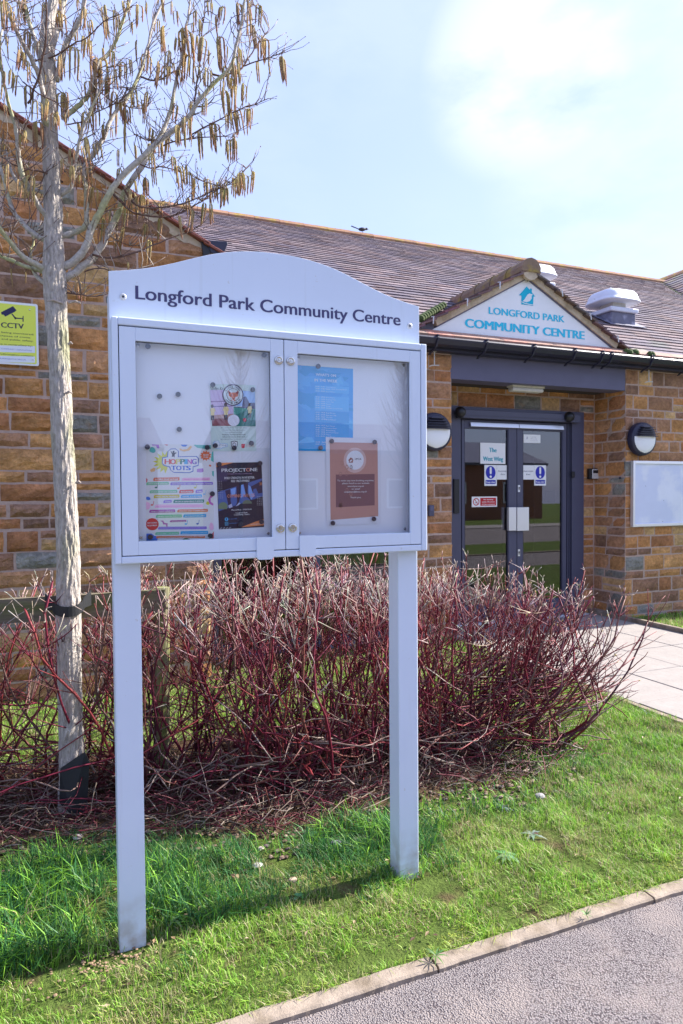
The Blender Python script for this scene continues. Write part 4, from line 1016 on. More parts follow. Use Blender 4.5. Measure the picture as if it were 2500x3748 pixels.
for side in (0,1):
    g_=.0028
    if side==0:
        x0_,x1_=ox0+g_,dm-g_/2; gx0=oY(*B2(243,860),YB).x; gx1=oY(*B2(837,870),YB).x
    else:
        x0_,x1_=dm+g_/2,ox1-g_; gx0=oY(*B2(956,870),YB).x; gx1=oY(*B2(1450,890),YB).x
    z0_,z1_=oz0+g_,oz1-g_*1.4
    gz1=oY(*B2(235,418),YB).z; gz0=oY(*B2(252,1306),YB).z
    dr_=MB().box((x0_,YB+.001,z0_),(gx0,YB+.012,z1_)).box((gx1,YB+.001,z0_),(x1_,YB+.012,z1_)).box((gx0,YB+.001,gz1),(gx1,YB+.012,z1_)).box((gx0,YB+.001,z0_),(gx1,YB+.012,gz0)).build('door','board_paint',nb,bevel=.0015,label='left door of the noticeboard' if side==0 else 'right door of the noticeboard')
    MB().box((gx0-.004,YB+.0125,gz0-.004),(gx1+.004,YB+.0155,gz1+.004)).build('glass','glass_board',dr_)
    MB().box((gx0-.004,YB+.0118,gz0-.004),(gx0+.0015,YB+.0124,gz1+.004)).box((gx1-.0015,YB+.0118,gz0-.004),(gx1+.004,YB+.0124,gz1+.004)).box((gx0+.0015,YB+.0118,gz1-.002),(gx1-.0015,YB+.0124,gz1+.004)).build('gasket','magnet',dr_)
    for (bx,by) in (((869,505),(876,1247)) if side==0 else ((921,509),(930,1244))):
        q=oY(*B2(bx,by),YB)
        lk=MB().lathe((q.x,YB+.001,q.z),NF,[(.0165,0),(.0165,.002),(.0145,.0055),(.0105,.0065),(.0095,.0045),(.0075,.0035)],28).build('lock','steel',dr_)
        MB().lathe((q.x,YB+.001,q.z),NF,[(.0088,.0036),(.0088,.0043)],20).build('lock_well','black',lk) if False else None
        MB().lathe((q.x,YB,q.z),NF,[(.0055,.004),(.0055,.0078)],3).build('lock_pin','steel',dr_)
    # tab
    tx=(771,847,1287,1383) if side==0 else (961,1033,1280,1370)
    a=oY(*B2(tx[0],tx[2]),YB-.004); b_=oY(*B2(tx[1],tx[3]),YB-.004)
    MB().prism([Vector((a.x+u*(b_.x-a.x),YB-.0065,b_.z+v*(a.z-b_.z))) for u,v in [(1,1),(0,1)]+[(x_,y_) for x_,y_ in rrect(0,0,1,.6,.16)][10:20] ],(0,.006,0)).build('stop_tab','board_paint',dr_)
# seal strip dark gap behind doors
MB().box((ox0+.0003,YB+.0135,oz0+.0003),(ox0+.006,YB+.02,oz1-.0003)).box((ox1-.006,YB+.0135,oz0+.0003),(ox1-.0003,YB+.02,oz1-.0003)).box((dm-.005,YB+.0135,oz0),(dm+.005,YB+.02,oz1)).box((ox0+.006,YB+.0135,oz1-.006),(ox1-.006,YB+.02,oz1-.0003)).box((ox0+.006,YB+.0135,oz0+.0003),(ox1-.006,YB+.02,oz0+.006)).build('seal','black',case)
# back panel bolts
mb=MB()
for bx,by in ((247,438),(814,481),(262,1288),(823,1269),(957,492),(1421,528),(1425,1249),(961,1268)):
    q=oY(*B2(bx,by),YPan); MB().lathe((q.x,YPan,q.z),NF,[(.0052,0),(.0052,.0015),(.004,.0025),(.002,.0026),(.0018,.001)],14).build('panel_bolt','steel',nb)
# ---------------- posters
def poster(name,tl,tr,bl,label,draw,paper=(.8,.8,.8),cat='poster',lift=.0004):
    Yp=YPan-lift; a=oY(*tl,Yp); b_=oY(*tr,Yp); c_=oY(*bl,Yp)
    U=b_-a; Vv=a-c_; 
    f=lambda u,v,d: c_+U*u+Vv*v+Vector((0,-d,0))
    og=c_+U*.5
    t_=thing(name,og,label,cat)
    n=8; vs=[];fs=[]
    sh=MB()
    sh.add([f(0,0,0),f(1,0,0),f(1,1,0),f(0,1,0),f(0,0,-.0003),f(1,0,-.0003),f(1,1,-.0003),f(0,1,-.0003)],[(0,1,2,3),(7,6,5,4),(0,4,5,1),(1,5,6,2),(2,6,7,3),(3,7,4,0)],paper)
    sh.build('sheet','print',t_)
    mb=MB(); lt=MB(); draw(mb,lt,f,U.length,Vv.length)
    if mb.V: mb.build('artwork','print',t_)
    if lt.V: lt.build('lettering','print',t_)
    return t_
A1=lambda x,y:(500+x/3.136,1580+y/3.136)
A2=lambda x,y:(740+x/6.0308,1380+y/6.0308)
A3=lambda x,y:(740+x/6.0308,1660+y/6.0308)
A4=lambda x,y:(1050+x/3.136,1300+y/3.136)
W1=(.82,.82,.82)
# -- playgroup poster
def d_hop(mb,lt,f,W_,H_):
    tl,tr,br,bl=(110,140),(888,152),(888,1222),(110,1255)
    def q(x,y):
        u=(x-110)/778; yt=140+12*u; yb=1255-33*u; return (u,1-(y-yt)/(yb-yt))
    d1,d2,d3,d4,d5=.0003,.0006,.0009,.0012,.0015
    def P(pts,c,d=d1):
        pts=[tuple(min(1,max(0,v)) for v in q(*p)) for p in pts]; poly(mb,f,pts,c,d)
    def blob(cx,cy,rx,ry,c,d=d1,n=14,k=.12,sd=0): P([(cx+rx*(1+k*math.sin(3*a+sd))*math.cos(a),cy+ry*(1+k*math.sin(2*a+sd))*math.sin(a)) for a in [2*PI*i/n for i in range(n)]],c,d)
    TEAL=srgb(95,190,180); ORG_=srgb(240,150,80); PUR=srgb(180,125,205); YLW=srgb(215,215,70); REDC=srgb(225,75,75); BLU=srgb(60,120,215); PNK=srgb(245,190,220); GRN=srgb(125,205,160); SKY=srgb(60,175,230); DGR=srgb(20,130,110); SAND=srgb(240,190,130); OR2=srgb(225,125,80); PU2=srgb(150,125,215)
    blob(180,210,34,34,TEAL); P([(170,145),(250,150),(258,185),(240,195),(215,160),(180,160)],PUR); P([(495,148),(580,150),(560,172),(520,172)],BLU); P([(310,146),(352,148),(346,162)],REDC)
    P([(645,150),(860,154),(850,200),(760,195),(690,185)],TEAL); P([(880,210),(886,350),(850,330),(862,240)],TEAL); P([(865,450),(888,450),(888,515),(868,500)],TEAL)
    for i in range(8):
        a0=PI+.35-i*.14*PI/1.0
    # banana arc
    vs=[];
    P([(485,190),(520,205),(570,200),(612,160),(632,175),(600,215),(540,228),(490,212)],SAND)
    # sun
    sp=[]
    for i in range(20):
        a=PI*.45+PI*1.05*i/19*1.15; r=125 if i%2 else 78; sp.append((330+r*1.15*math.cos(a)*-1 if False else 330+r*1.2*math.cos(a),350-r*math.sin(a)*-1 if False else 350+r*1.05*math.sin(a)))
    P(sp+[(360,350)],YLW)
    P([(150,440),(190,412),(216,420),(205,455),(165,462)],SAND); P([(690,425),(760,418),(765,455),(740,468),(685,462)],PUR); blob(842,388,14,12,OR2)
    # star burst
    sp=[]
    for i in range(22):
        a=2*PI*i/22; r=72 if i%2 else 50; sp.append((790+r*math.cos(a),275+r*.85*math.sin(a)))
    P(sp,srgb(235,120,75))
    # logo outline
    def outl(o_,c,d):
        P([(295-o_,300-o_),(350-o_,290-o_),(355-o_,225),(385,200-o_),(440,198-o_),(472+o_,225),(470+o_,290-o_),(680+o_,285-o_),(705+o_,310),(700+o_,385+o_),(640+o_,400+o_),(640+o_,450+o_),(600,468+o_),(420,465+o_),(385-o_,440),(375-o_,402+o_),(310-o_,385+o_),(290-o_,360)],c,d)
    outl(6,srgb(60,100,190),d2); outl(-3,W1,d3)
    cols=[REDC,REDC,srgb(225,215,110),DGR,SKY,srgb(200,95,190),srgb(110,80,190)]
    x=318
    for ch,c,wd in zip('HOPPING',cols,(60,58,48,48,22,52,50)):
        a=q(x,372); b2=q(x+wd,310); text(lt,f,ch,a[0],b2[0],a[1],b2[1]-a[1],c,d4,.05); x+=wd+4
    x=392
    for ch,c,wd in zip('TOTS',(srgb(50,105,215),)*4,(52,58,50,48)):
        a=q(x,440); b2=q(x+wd,388); text(lt,f,ch,a[0],b2[0],a[1],b2[1]-a[1],c,d4,.05); x+=wd+4
    P([(380,215),(405,240),(425,240),(448,238),(450,245),(430,262),(428,298),(415,285),(396,290),(400,262)],(.03,.03,.06),d4); blob(417,230,11,11,(.03,.03,.06),d5,k=0)
    L=[('0-5YRS STAY & PLAY',190,487,545,20,srgb(230,125,95),W1),('WEEKLY MUSIC GROUPS',512,845,545,18,PNK,srgb(235,150,210)),('STRUCTURED SESSIONS',112,365,596,17,GRN,W1),('AT LONGFORD PARK COMMUNITY CENTRE',382,878,596,17,PU2,W1),
     ('PLAY AND SOCIALISE',150,462,688,18,GRN,W1),('RELAXED',483,650,686,20,REDC,W1),('FUN',672,755,684,20,PU2,W1),('MEET NEW FRIENDS',196,486,742,19,srgb(215,200,60),W1),('HAVE A LAUGH',503,748,740,19,SKY,W1),
     ('TOYS',303,398,802,18,PU2,W1),('PROPS & AMAZING PUPPETS',417,773,798,20,DGR,W1),('SING & DANCE ALONG TO CHILDREN SONGS',208,760,854,20,PNK,srgb(235,150,210)),('ENJOY HOT DRINKS',146,438,912,18,srgb(175,75,165),W1),('SNACKS AND YUMMY CAKES',462,818,906,18,OR2,W1),
     ('SIMPLE INSTRUMENTS',218,514,970,18,GRN,W1),('MULTI-SENSORY DEVELOPMENT',530,800,965,19,SKY,W1),('PLUS MUCH MORE!',378,567,1026,12,srgb(175,75,165),W1),('LONGFORD PARK COMMUNITY CENTRE',245,805,1105,17,PU2,W1),('10:00AM - 11:00AM',212,482,1168,17,GRN,W1),
     ('MONDAY | TUESDAY | FRIDAYS',498,822,1158,19,SKY,W1),('WWW.BOOKWHEN.COM/HOPPINGTOTSBOOKING/',222,785,1210,14,OR2,W1)]
    for s_,xa_,xb_,yc,hh,c,c2 in L:
        P([(xa_,yc+hh),(xb_-6,yc+hh-6),(xb_,yc),(xb_-4,yc-hh-4),(xa_+8,yc-hh+2),(xa_-2,yc)],c,d2)
        a=q(xa_+20,yc+hh*.52); b2=q(xb_-16,yc-hh*.45); text(lt,f,s_,a[0],b2[0],a[1],b2[1]-a[1],c2,d4,.05,res=1)
    P([(178+72*math.cos(2*PI*i/24),1062+70*math.sin(2*PI*i/24)) for i in range(24)],srgb(215,60,60),d2)
    for s_,yc in (('BOOKING',1055),('REQUIRED',1085)):
        a=q(125,yc); b2=q(232,yc-20); text(lt,f,s_,a[0],b2[0],a[1],b2[1]-a[1],W1,d4,.04,res=1)
    for s_,yc,xa_,xb_ in (('FROM',275,762,820),('£5.50',300,760,818)):
        a=q(xa_,yc); b2=q(xb_,yc-18); text(lt,f,s_,a[0],b2[0],a[1],b2[1]-a[1],W1,d4,.05,res=1)
    for nx_,ny_,c in ((225,640,DGR),(478,648,OR2),(672,640,YLW),(180,840,REDC),(700,1055,srgb(50,90,190)),(565,1058,SKY),(780,715,srgb(150,205,240))):
        blob(nx_-6,ny_,15,9,c,d2,10,0); P([(nx_+6,ny_),(nx_+10,ny_),(nx_+18,ny_-45),(nx_+12,ny_-46)],c,d2)
    blob(130,765,28,20,BLU); P([(108,800),(150,820),(158,860),(140,890),(108,892)],PNK); P([(885,715),(848,730),(820,775),(835,825),(880,848),(882,825),(850,800),(848,765),(886,735)],srgb(205,110,195)); blob(816,818,20,20,YLW)
    P([(265,1020),(300,1018),(315,1045),(350,1050),(350,1090),(335,1088),(330,1065),(300,1065),(290,1035)],srgb(190,100,180)); P([(112,1170),(170,1168),(200,1195),(240,1200),(235,1250),(112,1254)],BLU); blob(860,1085,26,45,PNK); P([(888,1140),(888,1225),(835,1222),(860,1180)],REDC); P([(520,1235),(560,1215),(610,1235),(600,1238),(520,1242)],DGR)
    P([(106,530),(125,545),(122,575),(108,585)],REDC)
poster('poster',A1(110,140),A1(888,152),A1(110,1255),'colourful Hopping Tots playgroup poster in the lower left of the board',d_hop)
# -- little foxes flyer
def d_fox(mb,lt,f,W_,H_):
    def q(x,y):
        u=(x-165-15*(y-150)/1490)/1005; yt=150+30*u; yb=1638; return (min(1,max(0,u)),min(1,max(0,1-(y-yt)/(yb-yt))))
    P=lambda pts,c,d=.0003: poly(mb,f,[q(*p) for p in pts],c,d)
    PAPER=srgb(215,232,225); INK=(.05,.05,.08)
    P([(165,150),(1170,180),(1182,1640),(195,1635)],PAPER)
    P([(170,285),(660,285),(670,640),(690,1080),(208,1078)],srgb(215,190,225),.0006)      # indoor photo
    P([(185,530),(660,520),(662,545),(188,555)],srgb(160,130,170),.0009); P([(190,640),(664,635),(664,650),(190,655)],srgb(110,100,160),.0009)
    P([(210,840),(668,810),(668,830),(660,900),(210,925)],srgb(190,145,140),.0009); P([(209,925),(672,890),(690,1080),(208,1078)],srgb(150,90,95),.0009)
    P([(672,300),(1165,310),(1166,640),(676,645)],srgb(170,205,250),.0006)
    P([(676,660),(870,660),(900,440),(960,430),(1010,520),(1030,570),(1160,570),(1166,712),(680,670)],srgb(95,100,135),.0009)
    P([(680,668),(1166,712),(1170,1092),(690,1085)],srgb(85,165,150),.0012); P([(680,850),(1000,720),(1166,730),(1170,1092),(690,1085)],srgb(55,130,125),.0015)
    for cx_,cy_,s_ in ((215,760,1.0),(505,740,1.1),(1035,720,.95)):      # children in yellow shirts
        P([(cx_-38*s_,cy_-70*s_),(cx_+45*s_,cy_-80*s_),(cx_+70*s_,cy_+10),(cx_+45*s_,cy_),(cx_+42*s_,cy_+85*s_),(cx_-35*s_,cy_+85*s_),(cx_-32*s_,cy_),(cx_-58*s_,cy_)],srgb(235,215,150),.0018)
        P([(cx_-32*s_,cy_+85*s_),(cx_+36*s_,cy_+85*s_),(cx_+34*s_,cy_+190*s_),(cx_+8,cy_+190*s_),(cx_,cy_+110*s_),(cx_-8,cy_+190*s_),(cx_-30*s_,cy_+190*s_)],srgb(55,45,60),.0018)
        P([(cx_+30*s_*math.cos(a)-4,cy_-118*s_+38*s_*math.sin(a)) for a in [2*PI*i/14 for i in range(14)]],srgb(75,55,60),.0018)
    P([(925+38*math.cos(a),950+42*math.sin(a)) for a in [2*PI*i/16 for i in range(16)]],srgb(220,80,100),.0021)
    P([(678+130*math.cos(a),960+128*math.sin(a)) for a in [2*PI*i/24 for i in range(24)]],srgb(240,238,248),.0021)
    C_=lambda r,c,d: P([(668+r*math.cos(a),398+r*1.02*math.sin(a)) for a in [2*PI*i/36 for i in range(36)]],c,d)
    C_(232,srgb(75,45,85),.0021); C_(210,srgb(228,240,242),.0024); C_(142,srgb(35,40,50),.0027); C_(133,srgb(228,240,242),.003)
    P([(550,290),(620,345),(725,345),(790,300),(780,400),(775,450),(700,540),(680,512),(660,512),(640,530),(570,460),(575,400)],srgb(232,140,115),.0033)
    P([(560,310),(612,350),(575,378)],srgb(140,60,75),.0036); P([(785,315),(728,352),(770,380)],srgb(140,60,75),.0036)
    P([(575,420),(640,455),(655,505),(620,510),(570,465)],W1,.0036); P([(778,420),(715,455),(700,505),(735,510),(778,465)],W1,.0036)
    for ex in (633,710): P([(ex+10*math.cos(a),403+17*math.sin(a)) for a in [2*PI*i/10 for i in range(10)]],INK,.0036)
    P([(655,475),(692,475),(674,500)],INK,.0036)
    for s_,r,aa,ab,c,up_ in (('LITTLE FOXES',165,150,30,INK,1),('LONGFORD PARK FC',198,212,328,INK,-1)):
        n=len(s_)
        for i,ch in enumerate(s_):
            if ch==' ': continue
            a=math.radians(aa+(ab-aa)*(i+.5)/n); px_=668+r*math.cos(a); py_=398-r*math.sin(a)
            uv=q(px_,py_); rot=(a-PI/2) if up_>0 else (a+PI/2)
            # small upright glyph rotated about its foot
            vs,fs=glyphs(ch,.03,1); sc_=34/CAP; out=[]
            for gx,gy in vs:
                gx=(gx-(vs[:,0].min()+vs[:,0].max())/2)*sc_*.9; gy=gy*sc_
                X=px_+gx*math.cos(rot)-gy*math.sin(rot); Y_=py_-(gx*math.sin(rot)+gy*math.cos(rot)); out.append(f(*q(X,Y_),.0033))
            lt.add(out,fs,c)
    T=lambda s_,xa_,xb_,yb_,cap,c,bold=0,sl=0: text(lt,f,s_,q(xa_,yb_)[0],q(xb_,yb_)[0],q((xa_+xb_)/2,yb_)[1],cap/1490,c,.0006,bold,slant=sl,res=1)
    T('Under 6\'s',182,455,265,46,INK,.03,.15); P([(185,272),(445,275),(445,281),(185,278)],INK,.0009)
    G_=(.12,.12,.2)
    T('(Recommended for 2-5 Year Olds)',398,965,1130,22,G_); T('Weekly Fun Football Sessions',432,928,1182,22,G_); T('on Saturday Mornings',505,868,1232,22,G_)
    T('Beginner Session 10:00-10:45',432,940,1282,22,INK,.03); T('Advanced Session 10:45-11:30',428,942,1332,22,INK,.03); T('@Longford Park Community Centre',388,985,1382,22,G_)
    P([(222,1470),(260,1410),(350,1405),(365,1455),(540,1470),(540,1540),(430,1560),(400,1590),(260,1575)],srgb(120,185,235),.0006); P([(230,1472),(266,1418),(342,1412),(360,1462),(530,1478),(532,1534),(425,1552),(395,1580),(268,1568)],srgb(240,246,250),.0009)
    T('Ping',365,518,1520,46,srgb(60,140,200),.03) ; T('ts',340,395,1562,26,srgb(60,160,220),.03)
    P([(615,1425),(690,1408),(765,1425),(760,1530),(690,1590),(620,1530)],INK,.0006); P([(628,1440),(690,1424),(752,1440),(748,1522),(690,1572),(632,1522)],W1,.0009); P([(690+40*math.cos(a),1490+42*math.sin(a)) for a in [2*PI*i/18 for i in range(18)]],INK,.0012); P([(690+30*math.cos(a),1492+30*math.sin(a)) for a in [2*PI*i/18 for i in range(18)]],W1,.0015)
    P([(845,1480),(928,1480),(920,1560),(885,1578),(850,1560)],srgb(215,70,85),.0006)
    T('ACCREDITED',945,1130,1518,24,srgb(215,80,95)); T('CLUB ***',945,1130,1552,24,srgb(215,80,95))
poster('flyer',A2(165,150),A2(1170,180),A2(195,1640),'Little Foxes football flyer with fox badge, upper right of the left panel',d_fox,(.7,.78,.76),lift=.0010,cat='flyer')
# -- fitness flyer
def d_pro(mb,lt,f,W_,H_):
    def q(x,y):
        v=(y-205+15*(x-308)/1002)/1470; u=(x-308-62*v)/(1002-20*v); return (min(1,max(0,u)),min(1,max(0,1-v)))
    P=lambda pts,c,d=.0003: poly(mb,f,[q(*p) for p in pts],c,d)
    NV=srgb(45,42,62); ORC=srgb(245,150,90); BLp=srgb(85,110,175)
    P([(308,205),(1310,190),(1352,1618),(370,1675)],NV)
    P([(308,205),(690,197),(312,300)],ORC,.0006); P([(318,290),(545,260),(550,610),(330,620)],srgb(72,66,98),.0006)
    P([(345,850),(700,745),(1318,555),(1345,960),(360,1272)],BLp,.0006)
    P([(745,720),(850,700),(830,950),(800,1100),(830,1115),(725,1175),(760,1080)],srgb(55,45,75),.0009); P([(500,820),(610,790),(620,1050),(655,1190),(575,1215),(560,1100)],srgb(60,50,80),.0009)
    P([(905,680),(1005,655),(990,870),(1050,1050),(1080,1060),(960,960)],srgb(55,45,75),.0009); P([(1060,740),(1180,680),(1315,600),(1320,880),(1230,900),(1180,780),(1120,800),(1110,900)],srgb(60,50,80),.0009)
    P([(620,790),(735,755),(720,900),(640,930)],srgb(140,180,245),.0009); P([(1010,700),(1060,740),(1110,880),(1150,940),(1060,1040),(1010,900)],srgb(140,180,245),.0009); P([(845,700),(900,690),(945,900),(850,1000)],srgb(130,170,240),.0009)
    P([(455+100*math.cos(a),1170+98*math.sin(a)) for a in [2*PI*i/20 for i in range(20)] if 1170+98*math.sin(a)<1248],srgb(120,140,110),.0012)
    P([(980+105*math.cos(a),1120+85*math.sin(a)) for a in [PI+PI*i/12 for i in range(13)]],srgb(110,125,105),.0012)
    P([(570,1150),(640,1110),(660,1190),(585,1212)],srgb(190,195,225),.0012); P([(725,1175),(800,1090),(835,1110),(790,1150)],srgb(190,195,225),.0012)
    for i in range(3):
        for j in range(10):
            x=342+i*40+j*2; y=612+j*41; P([(x-5,y-5),(x+5,y-5),(x+5,y+5),(x-5,y+5)],W1,.0015)
    for i in range(4):
        for j in range(6):
            x=1206+i*40+j; y=968+j*38; P([(x-6,y-6),(x+6,y-6),(x+6,y+6),(x-6,y+6)],W1,.0015)
    P([(1250,650),(1262,648),(1290,685),(1265,715),(1255,713),(1278,684)],ORC,.0015); P([(1280,645),(1292,643),(1318,680),(1295,712),(1284,712),(1307,682)],ORC,.0015)
    P([(1352,1618),(845,1645),(1120,1545),(1348,1475)],ORC,.0006)
    T=lambda s_,xa_,xb_,yb_,cap,c,bold=0,res=1: text(lt,f,s_,q(xa_,yb_)[0],q(xb_,yb_)[0],q((xa_+xb_)/2,yb_)[1],cap/1470,c,.0018,bold,res=res)
    T('PROJECT',425,958,404,78,W1,.02,3); T('O',962,1050,398,78,srgb(245,160,140),.02,3); T('NE',1058,1212,394,78,W1,.02,3)
    T('Strength | Mobility | Conditioning',556,1085,458,26,srgb(205,170,205)); T('BUILD STRENGTH. MOVE BETTER.',488,1150,562,52,W1,.03); T('FEEL UNSTOPPABLE',632,1033,632,52,W1,.03)
    T('COMING 10/11/25',542,1147,974,78,srgb(250,165,125),.01); T('Mon & Wed - 19:00-20:00',638,1075,1266,34,W1,.02); T('Longford Park',732,984,1335,34,W1,.02); T('Community Centre',688,1030,1374,34,W1,.02)
    T('projectonefit',580,756,1460,24,srgb(90,160,235)); T('projectonefitness',585,795,1556,24,srgb(90,160,235)); T('PROJECTONEFITNESS.COM',1050,1338,1600,26,W1)
    P([(530+38*math.cos(a),1455+40*math.sin(a)) for a in [2*PI*i/20 for i in range(20)]],srgb(85,185,240),.0015); T('f',515,545,1478,52,NV,.05)
    P([(495,1515),(565,1513),(567,1590),(497,1592)],srgb(110,200,245),.0015); P([(503,1523),(557,1521),(559,1582),(505,1584)],NV,.0018); P([(531+20*math.cos(a),1552+21*math.sin(a)) for a in [2*PI*i/14 for i in range(14)]],srgb(110,200,245),.0021); P([(531+12*math.cos(a),1552+13*math.sin(a)) for a in [2*PI*i/14 for i in range(14)]],NV,.0024)
    for i in range(4): x=385+i*63; P([(x,1672),(x+35,1634),(x+48,1634),(x+13,1670)],W1,.0015)
poster('flyer',A3(308,205),A3(1310,190),A3(370,1675),'dark navy ProjectOne fitness flyer with orange corners, slightly tilted',d_pro,srgb(45,42,62),lift=.0006,cat='flyer')
# -- what's on
def d_on(mb,lt,f,W_,H_):
    def q(x,y): return ((x-60)/700,1-(y-95-48*(x-60)/700)/(1015-48*(x-60)/700 ))
    P=lambda pts,c,d=.0003: poly(mb,f,[tuple(min(1,max(0,v)) for v in q(*p)) for p in pts],c,d)
    B1=srgb(55,170,240); B2_=srgb(95,195,250); B3=srgb(0,160,225)
    poly(mb,f,[(0,.016),(1,.016),(1,.985),(0,.985)],B1,.0003)
    rr=random.Random(3)
    for i in range(26):
        u=rr.uniform(0,1); v=rr.uniform(.03,.95); a_=rr.uniform(.05,.22); b2=rr.uniform(.02,.07); c=rr.choice([B2_,B3,srgb(75,182,246)])
        poly(mb,f,[(min(1,max(0,u+a_*(1+.4*math.sin(3*t2+i))*math.cos(t2))),min(.985,max(.016,v+b2*(1+.4*math.sin(4*t2+i))*math.sin(t2)))) for t2 in [2*PI*k/14 for k in range(14)]],c,.0004+.00002*i)
    poly(mb,f,[(.0,.016),(1,.016),(1,.12),(0,.10)],B3,.001)
    for (ya,yb_) in ((.70,.76),(.49,.64),(.36,.46),(.17,.32),(.05,.14)): poly(mb,f,[(.36,ya-.01),(.93,ya-.01),(.93,yb_+.01),(.36,yb_+.01)],srgb(90,190,248) if ya>.4 else srgb(30,165,232),.0011)
    TW_=srgb(225,240,255)
    T=lambda s_,xa_,xb_,yb_,cap,bold=0,c=TW_: text(lt,f,s_,q(xa_,yb_)[0],q(xb_,yb_)[0],q((xa_+xb_)/2,yb_)[1],cap/990,c,.0015,bold,res=1)
    T("WHAT'S ON",325,555,243,32,.03); T('IN THE WEEK',310,572,306,34,.03)
    rows=[(366,'10:00 - 11:00',425,'Hopping Tots',550),(392,'16:30 - 17:45 / 18:00 - 19:15',545,'Slimming World',685),(417,'19:30 - 20:30',430,'Beat Fitness',545),(484,'06:30 - 07:30',430,'Beat Fitness',545),(508,'10:00 - 11:00',430,'Hopping Tots',555),(533,'13:00 - 14:00',430,'Craft Club',530),(557,'17:45 - 18:45',430,'Karate',500),(581,'19:00 - 20:00',430,'Yoga',492),(606,'19:30 - 21:30',430,'Cherwell Choral Society',634),
      (660,'09:15 - 10:15',430,'Beat Fitness',550),(686,'15:45 - 17:15',430,'Hype Art Club',560),(710,'18:30 - 19:30',430,'Tai Chi',515),(735,'19:45 - 20:45',438,'Beat Fitness',555),(808,'06:30 - 07:30',430,'Beat Fitness',545),(834,'09:00 - 13:00',436,'Monkey Music',568),(858,'13:45 - 15:00',430,'Bilingualing',550),(882,'15:30 - 18:45',430,'Jamstone Dance',586),(906,'19:00 - 21:00',430,'Pilates',500),(930,'19:15 - 20:15',426,'Beat Fitness',546),(998,'09:30 - Zumba',455,'',0),(1022,'10:00 - 11:00',430,'',0)]
    for y,a,xa_,b2,xb_ in rows:
        T(a,325,xa_,y,14,.02)
        if b2: T(b2,442 if xa_<440 else xa_+8,xb_,y+6,13,.0)
poster('timetable',A4(60,95),A4(760,143),A4(60,1112),"bright blue What's On in the Week timetable in the right panel",d_on,lift=.0005)
# -- booking notice
def d_lp(mb,lt,f,W_,H_):
    def q(x,y): return ((x-447-8*(y-942)/1000)/630,1-(y-942-13*(x-447)/630)/1003)
    P=lambda pts,c,d=.0003: poly(mb,f,[q(*p) for p in pts],c,d)
    BR=srgb(198,148,135); DB=srgb(135,95,100)
    P([(490,998),(1040,1010),(1050,1868),(500,1885)],BR); P([(558,1368),(1005,1370),(1006,1738),(560,1743)],DB,.0006)
    P([(776+130*math.cos(a),1207+145*math.sin(a)) for a in [2*PI*i/36 for i in range(36)]],srgb(218,185,178),.0006)
    P([(777+100*math.cos(a),1206+111*math.sin(a)) for a in [2*PI*i/36 for i in range(36)]],(.85,.86,.9),.0009)
    P([(697,1208),(728,1172),(740,1186),(748,1182),(748,1194),(760,1206),(752,1208),(752,1235),(706,1234),(706,1212)],srgb(160,100,90),.0012)
    P([(712,1222),(722,1205),(738,1198),(745,1202),(738,1216),(725,1225)],(.85,.86,.9),.0015)
    T=lambda s_,xa_,xb_,yb_,cap,bold=0,c=W1: text(lt,f,s_,q(xa_,yb_)[0],q(xb_,yb_)[0],q((xa_+xb_)/2,yb_)[1],cap/1003,c,.0012,bold,res=2)
    T('LPCA',775,848,1204,22,.02,srgb(100,90,100)); 
    T('To make any new booking enquiries,',575,995,1450,19,.01); T('please head to our website',630,942,1482,19,.01); T('www.lpca.org.uk',690,880,1515,18,.01); T('or email',737,832,1547,19,.01); T('enquiries@lpca.org.uk',654,914,1580,19,.01); T('Thank you.',722,848,1646,19,.01)
    rr=random.Random(5)
    for i in range(9):      # damp stains on the laminate
        cx_=rr.choice([605,620,730,738,690])+rr.uniform(-12,12); cy_=rr.uniform(1030,1740); ring(mb,lambda u,v,d: f(*q(u,v),d),cx_,cy_,rr.uniform(8,14),rr.uniform(15,19),srgb(175,130,122),.0009,12,ys=1.5)
poster('notice',A4(447,942),A4(1077,955),A4(455,1955),'brown LPCA booking enquiries notice overlapping the blue timetable',d_lp,(.78,.79,.84),lift=.0024,cat='notice')
# magnets
mg=[(A2(232,172),'top left corner of the Little Foxes flyer'),(A2(1112,280),'top right corner of the Little Foxes flyer'),(A2(285,1515),'bottom left corner of the Little Foxes flyer'),(A2(703,1568),'badge at the foot of the Little Foxes flyer'),(A2(1083,1462),'bottom right corner of the Little Foxes flyer'),
 (A1(122,176),'top left corner of the Hopping Tots poster'),(A1(810,181),'top right corner of the Hopping Tots poster'),(A1(868,713),'right edge of the Hopping Tots poster'),(A1(157,1208),'bottom left corner of the Hopping Tots poster'),(A1(846,1195),'bottom right corner of the Hopping Tots poster'),
 (A3(374,240),'top left corner of the navy fitness flyer'),(A3(1273,217),'top right corner of the navy fitness flyer'),(A3(840,1560),'lower middle of the navy fitness flyer'),(A3(1307,1505),'bottom right corner of the navy fitness flyer'),
 (A4(358,128),'top edge of the blue timetable'),(A4(385,1064),'foot of the blue timetable'),(A4(512,987),'top left corner of the brown notice'),(A4(1006,998),'top right corner of the brown notice'),(A4(526,1927),'bottom left corner of the brown notice'),(A4(997,1880),'bottom right corner of the brown notice'),
 (B2(291,444),'bare panel at its top left corner'),(B2(803,482),'bare panel at the top right of the left side'),(B2(342,664),'bare panel left of another spare magnet'),(B2(424,656),'bare panel just right of another spare magnet'),(B2(429,810),'bare panel above the Hopping Tots poster')]
mesh_=None
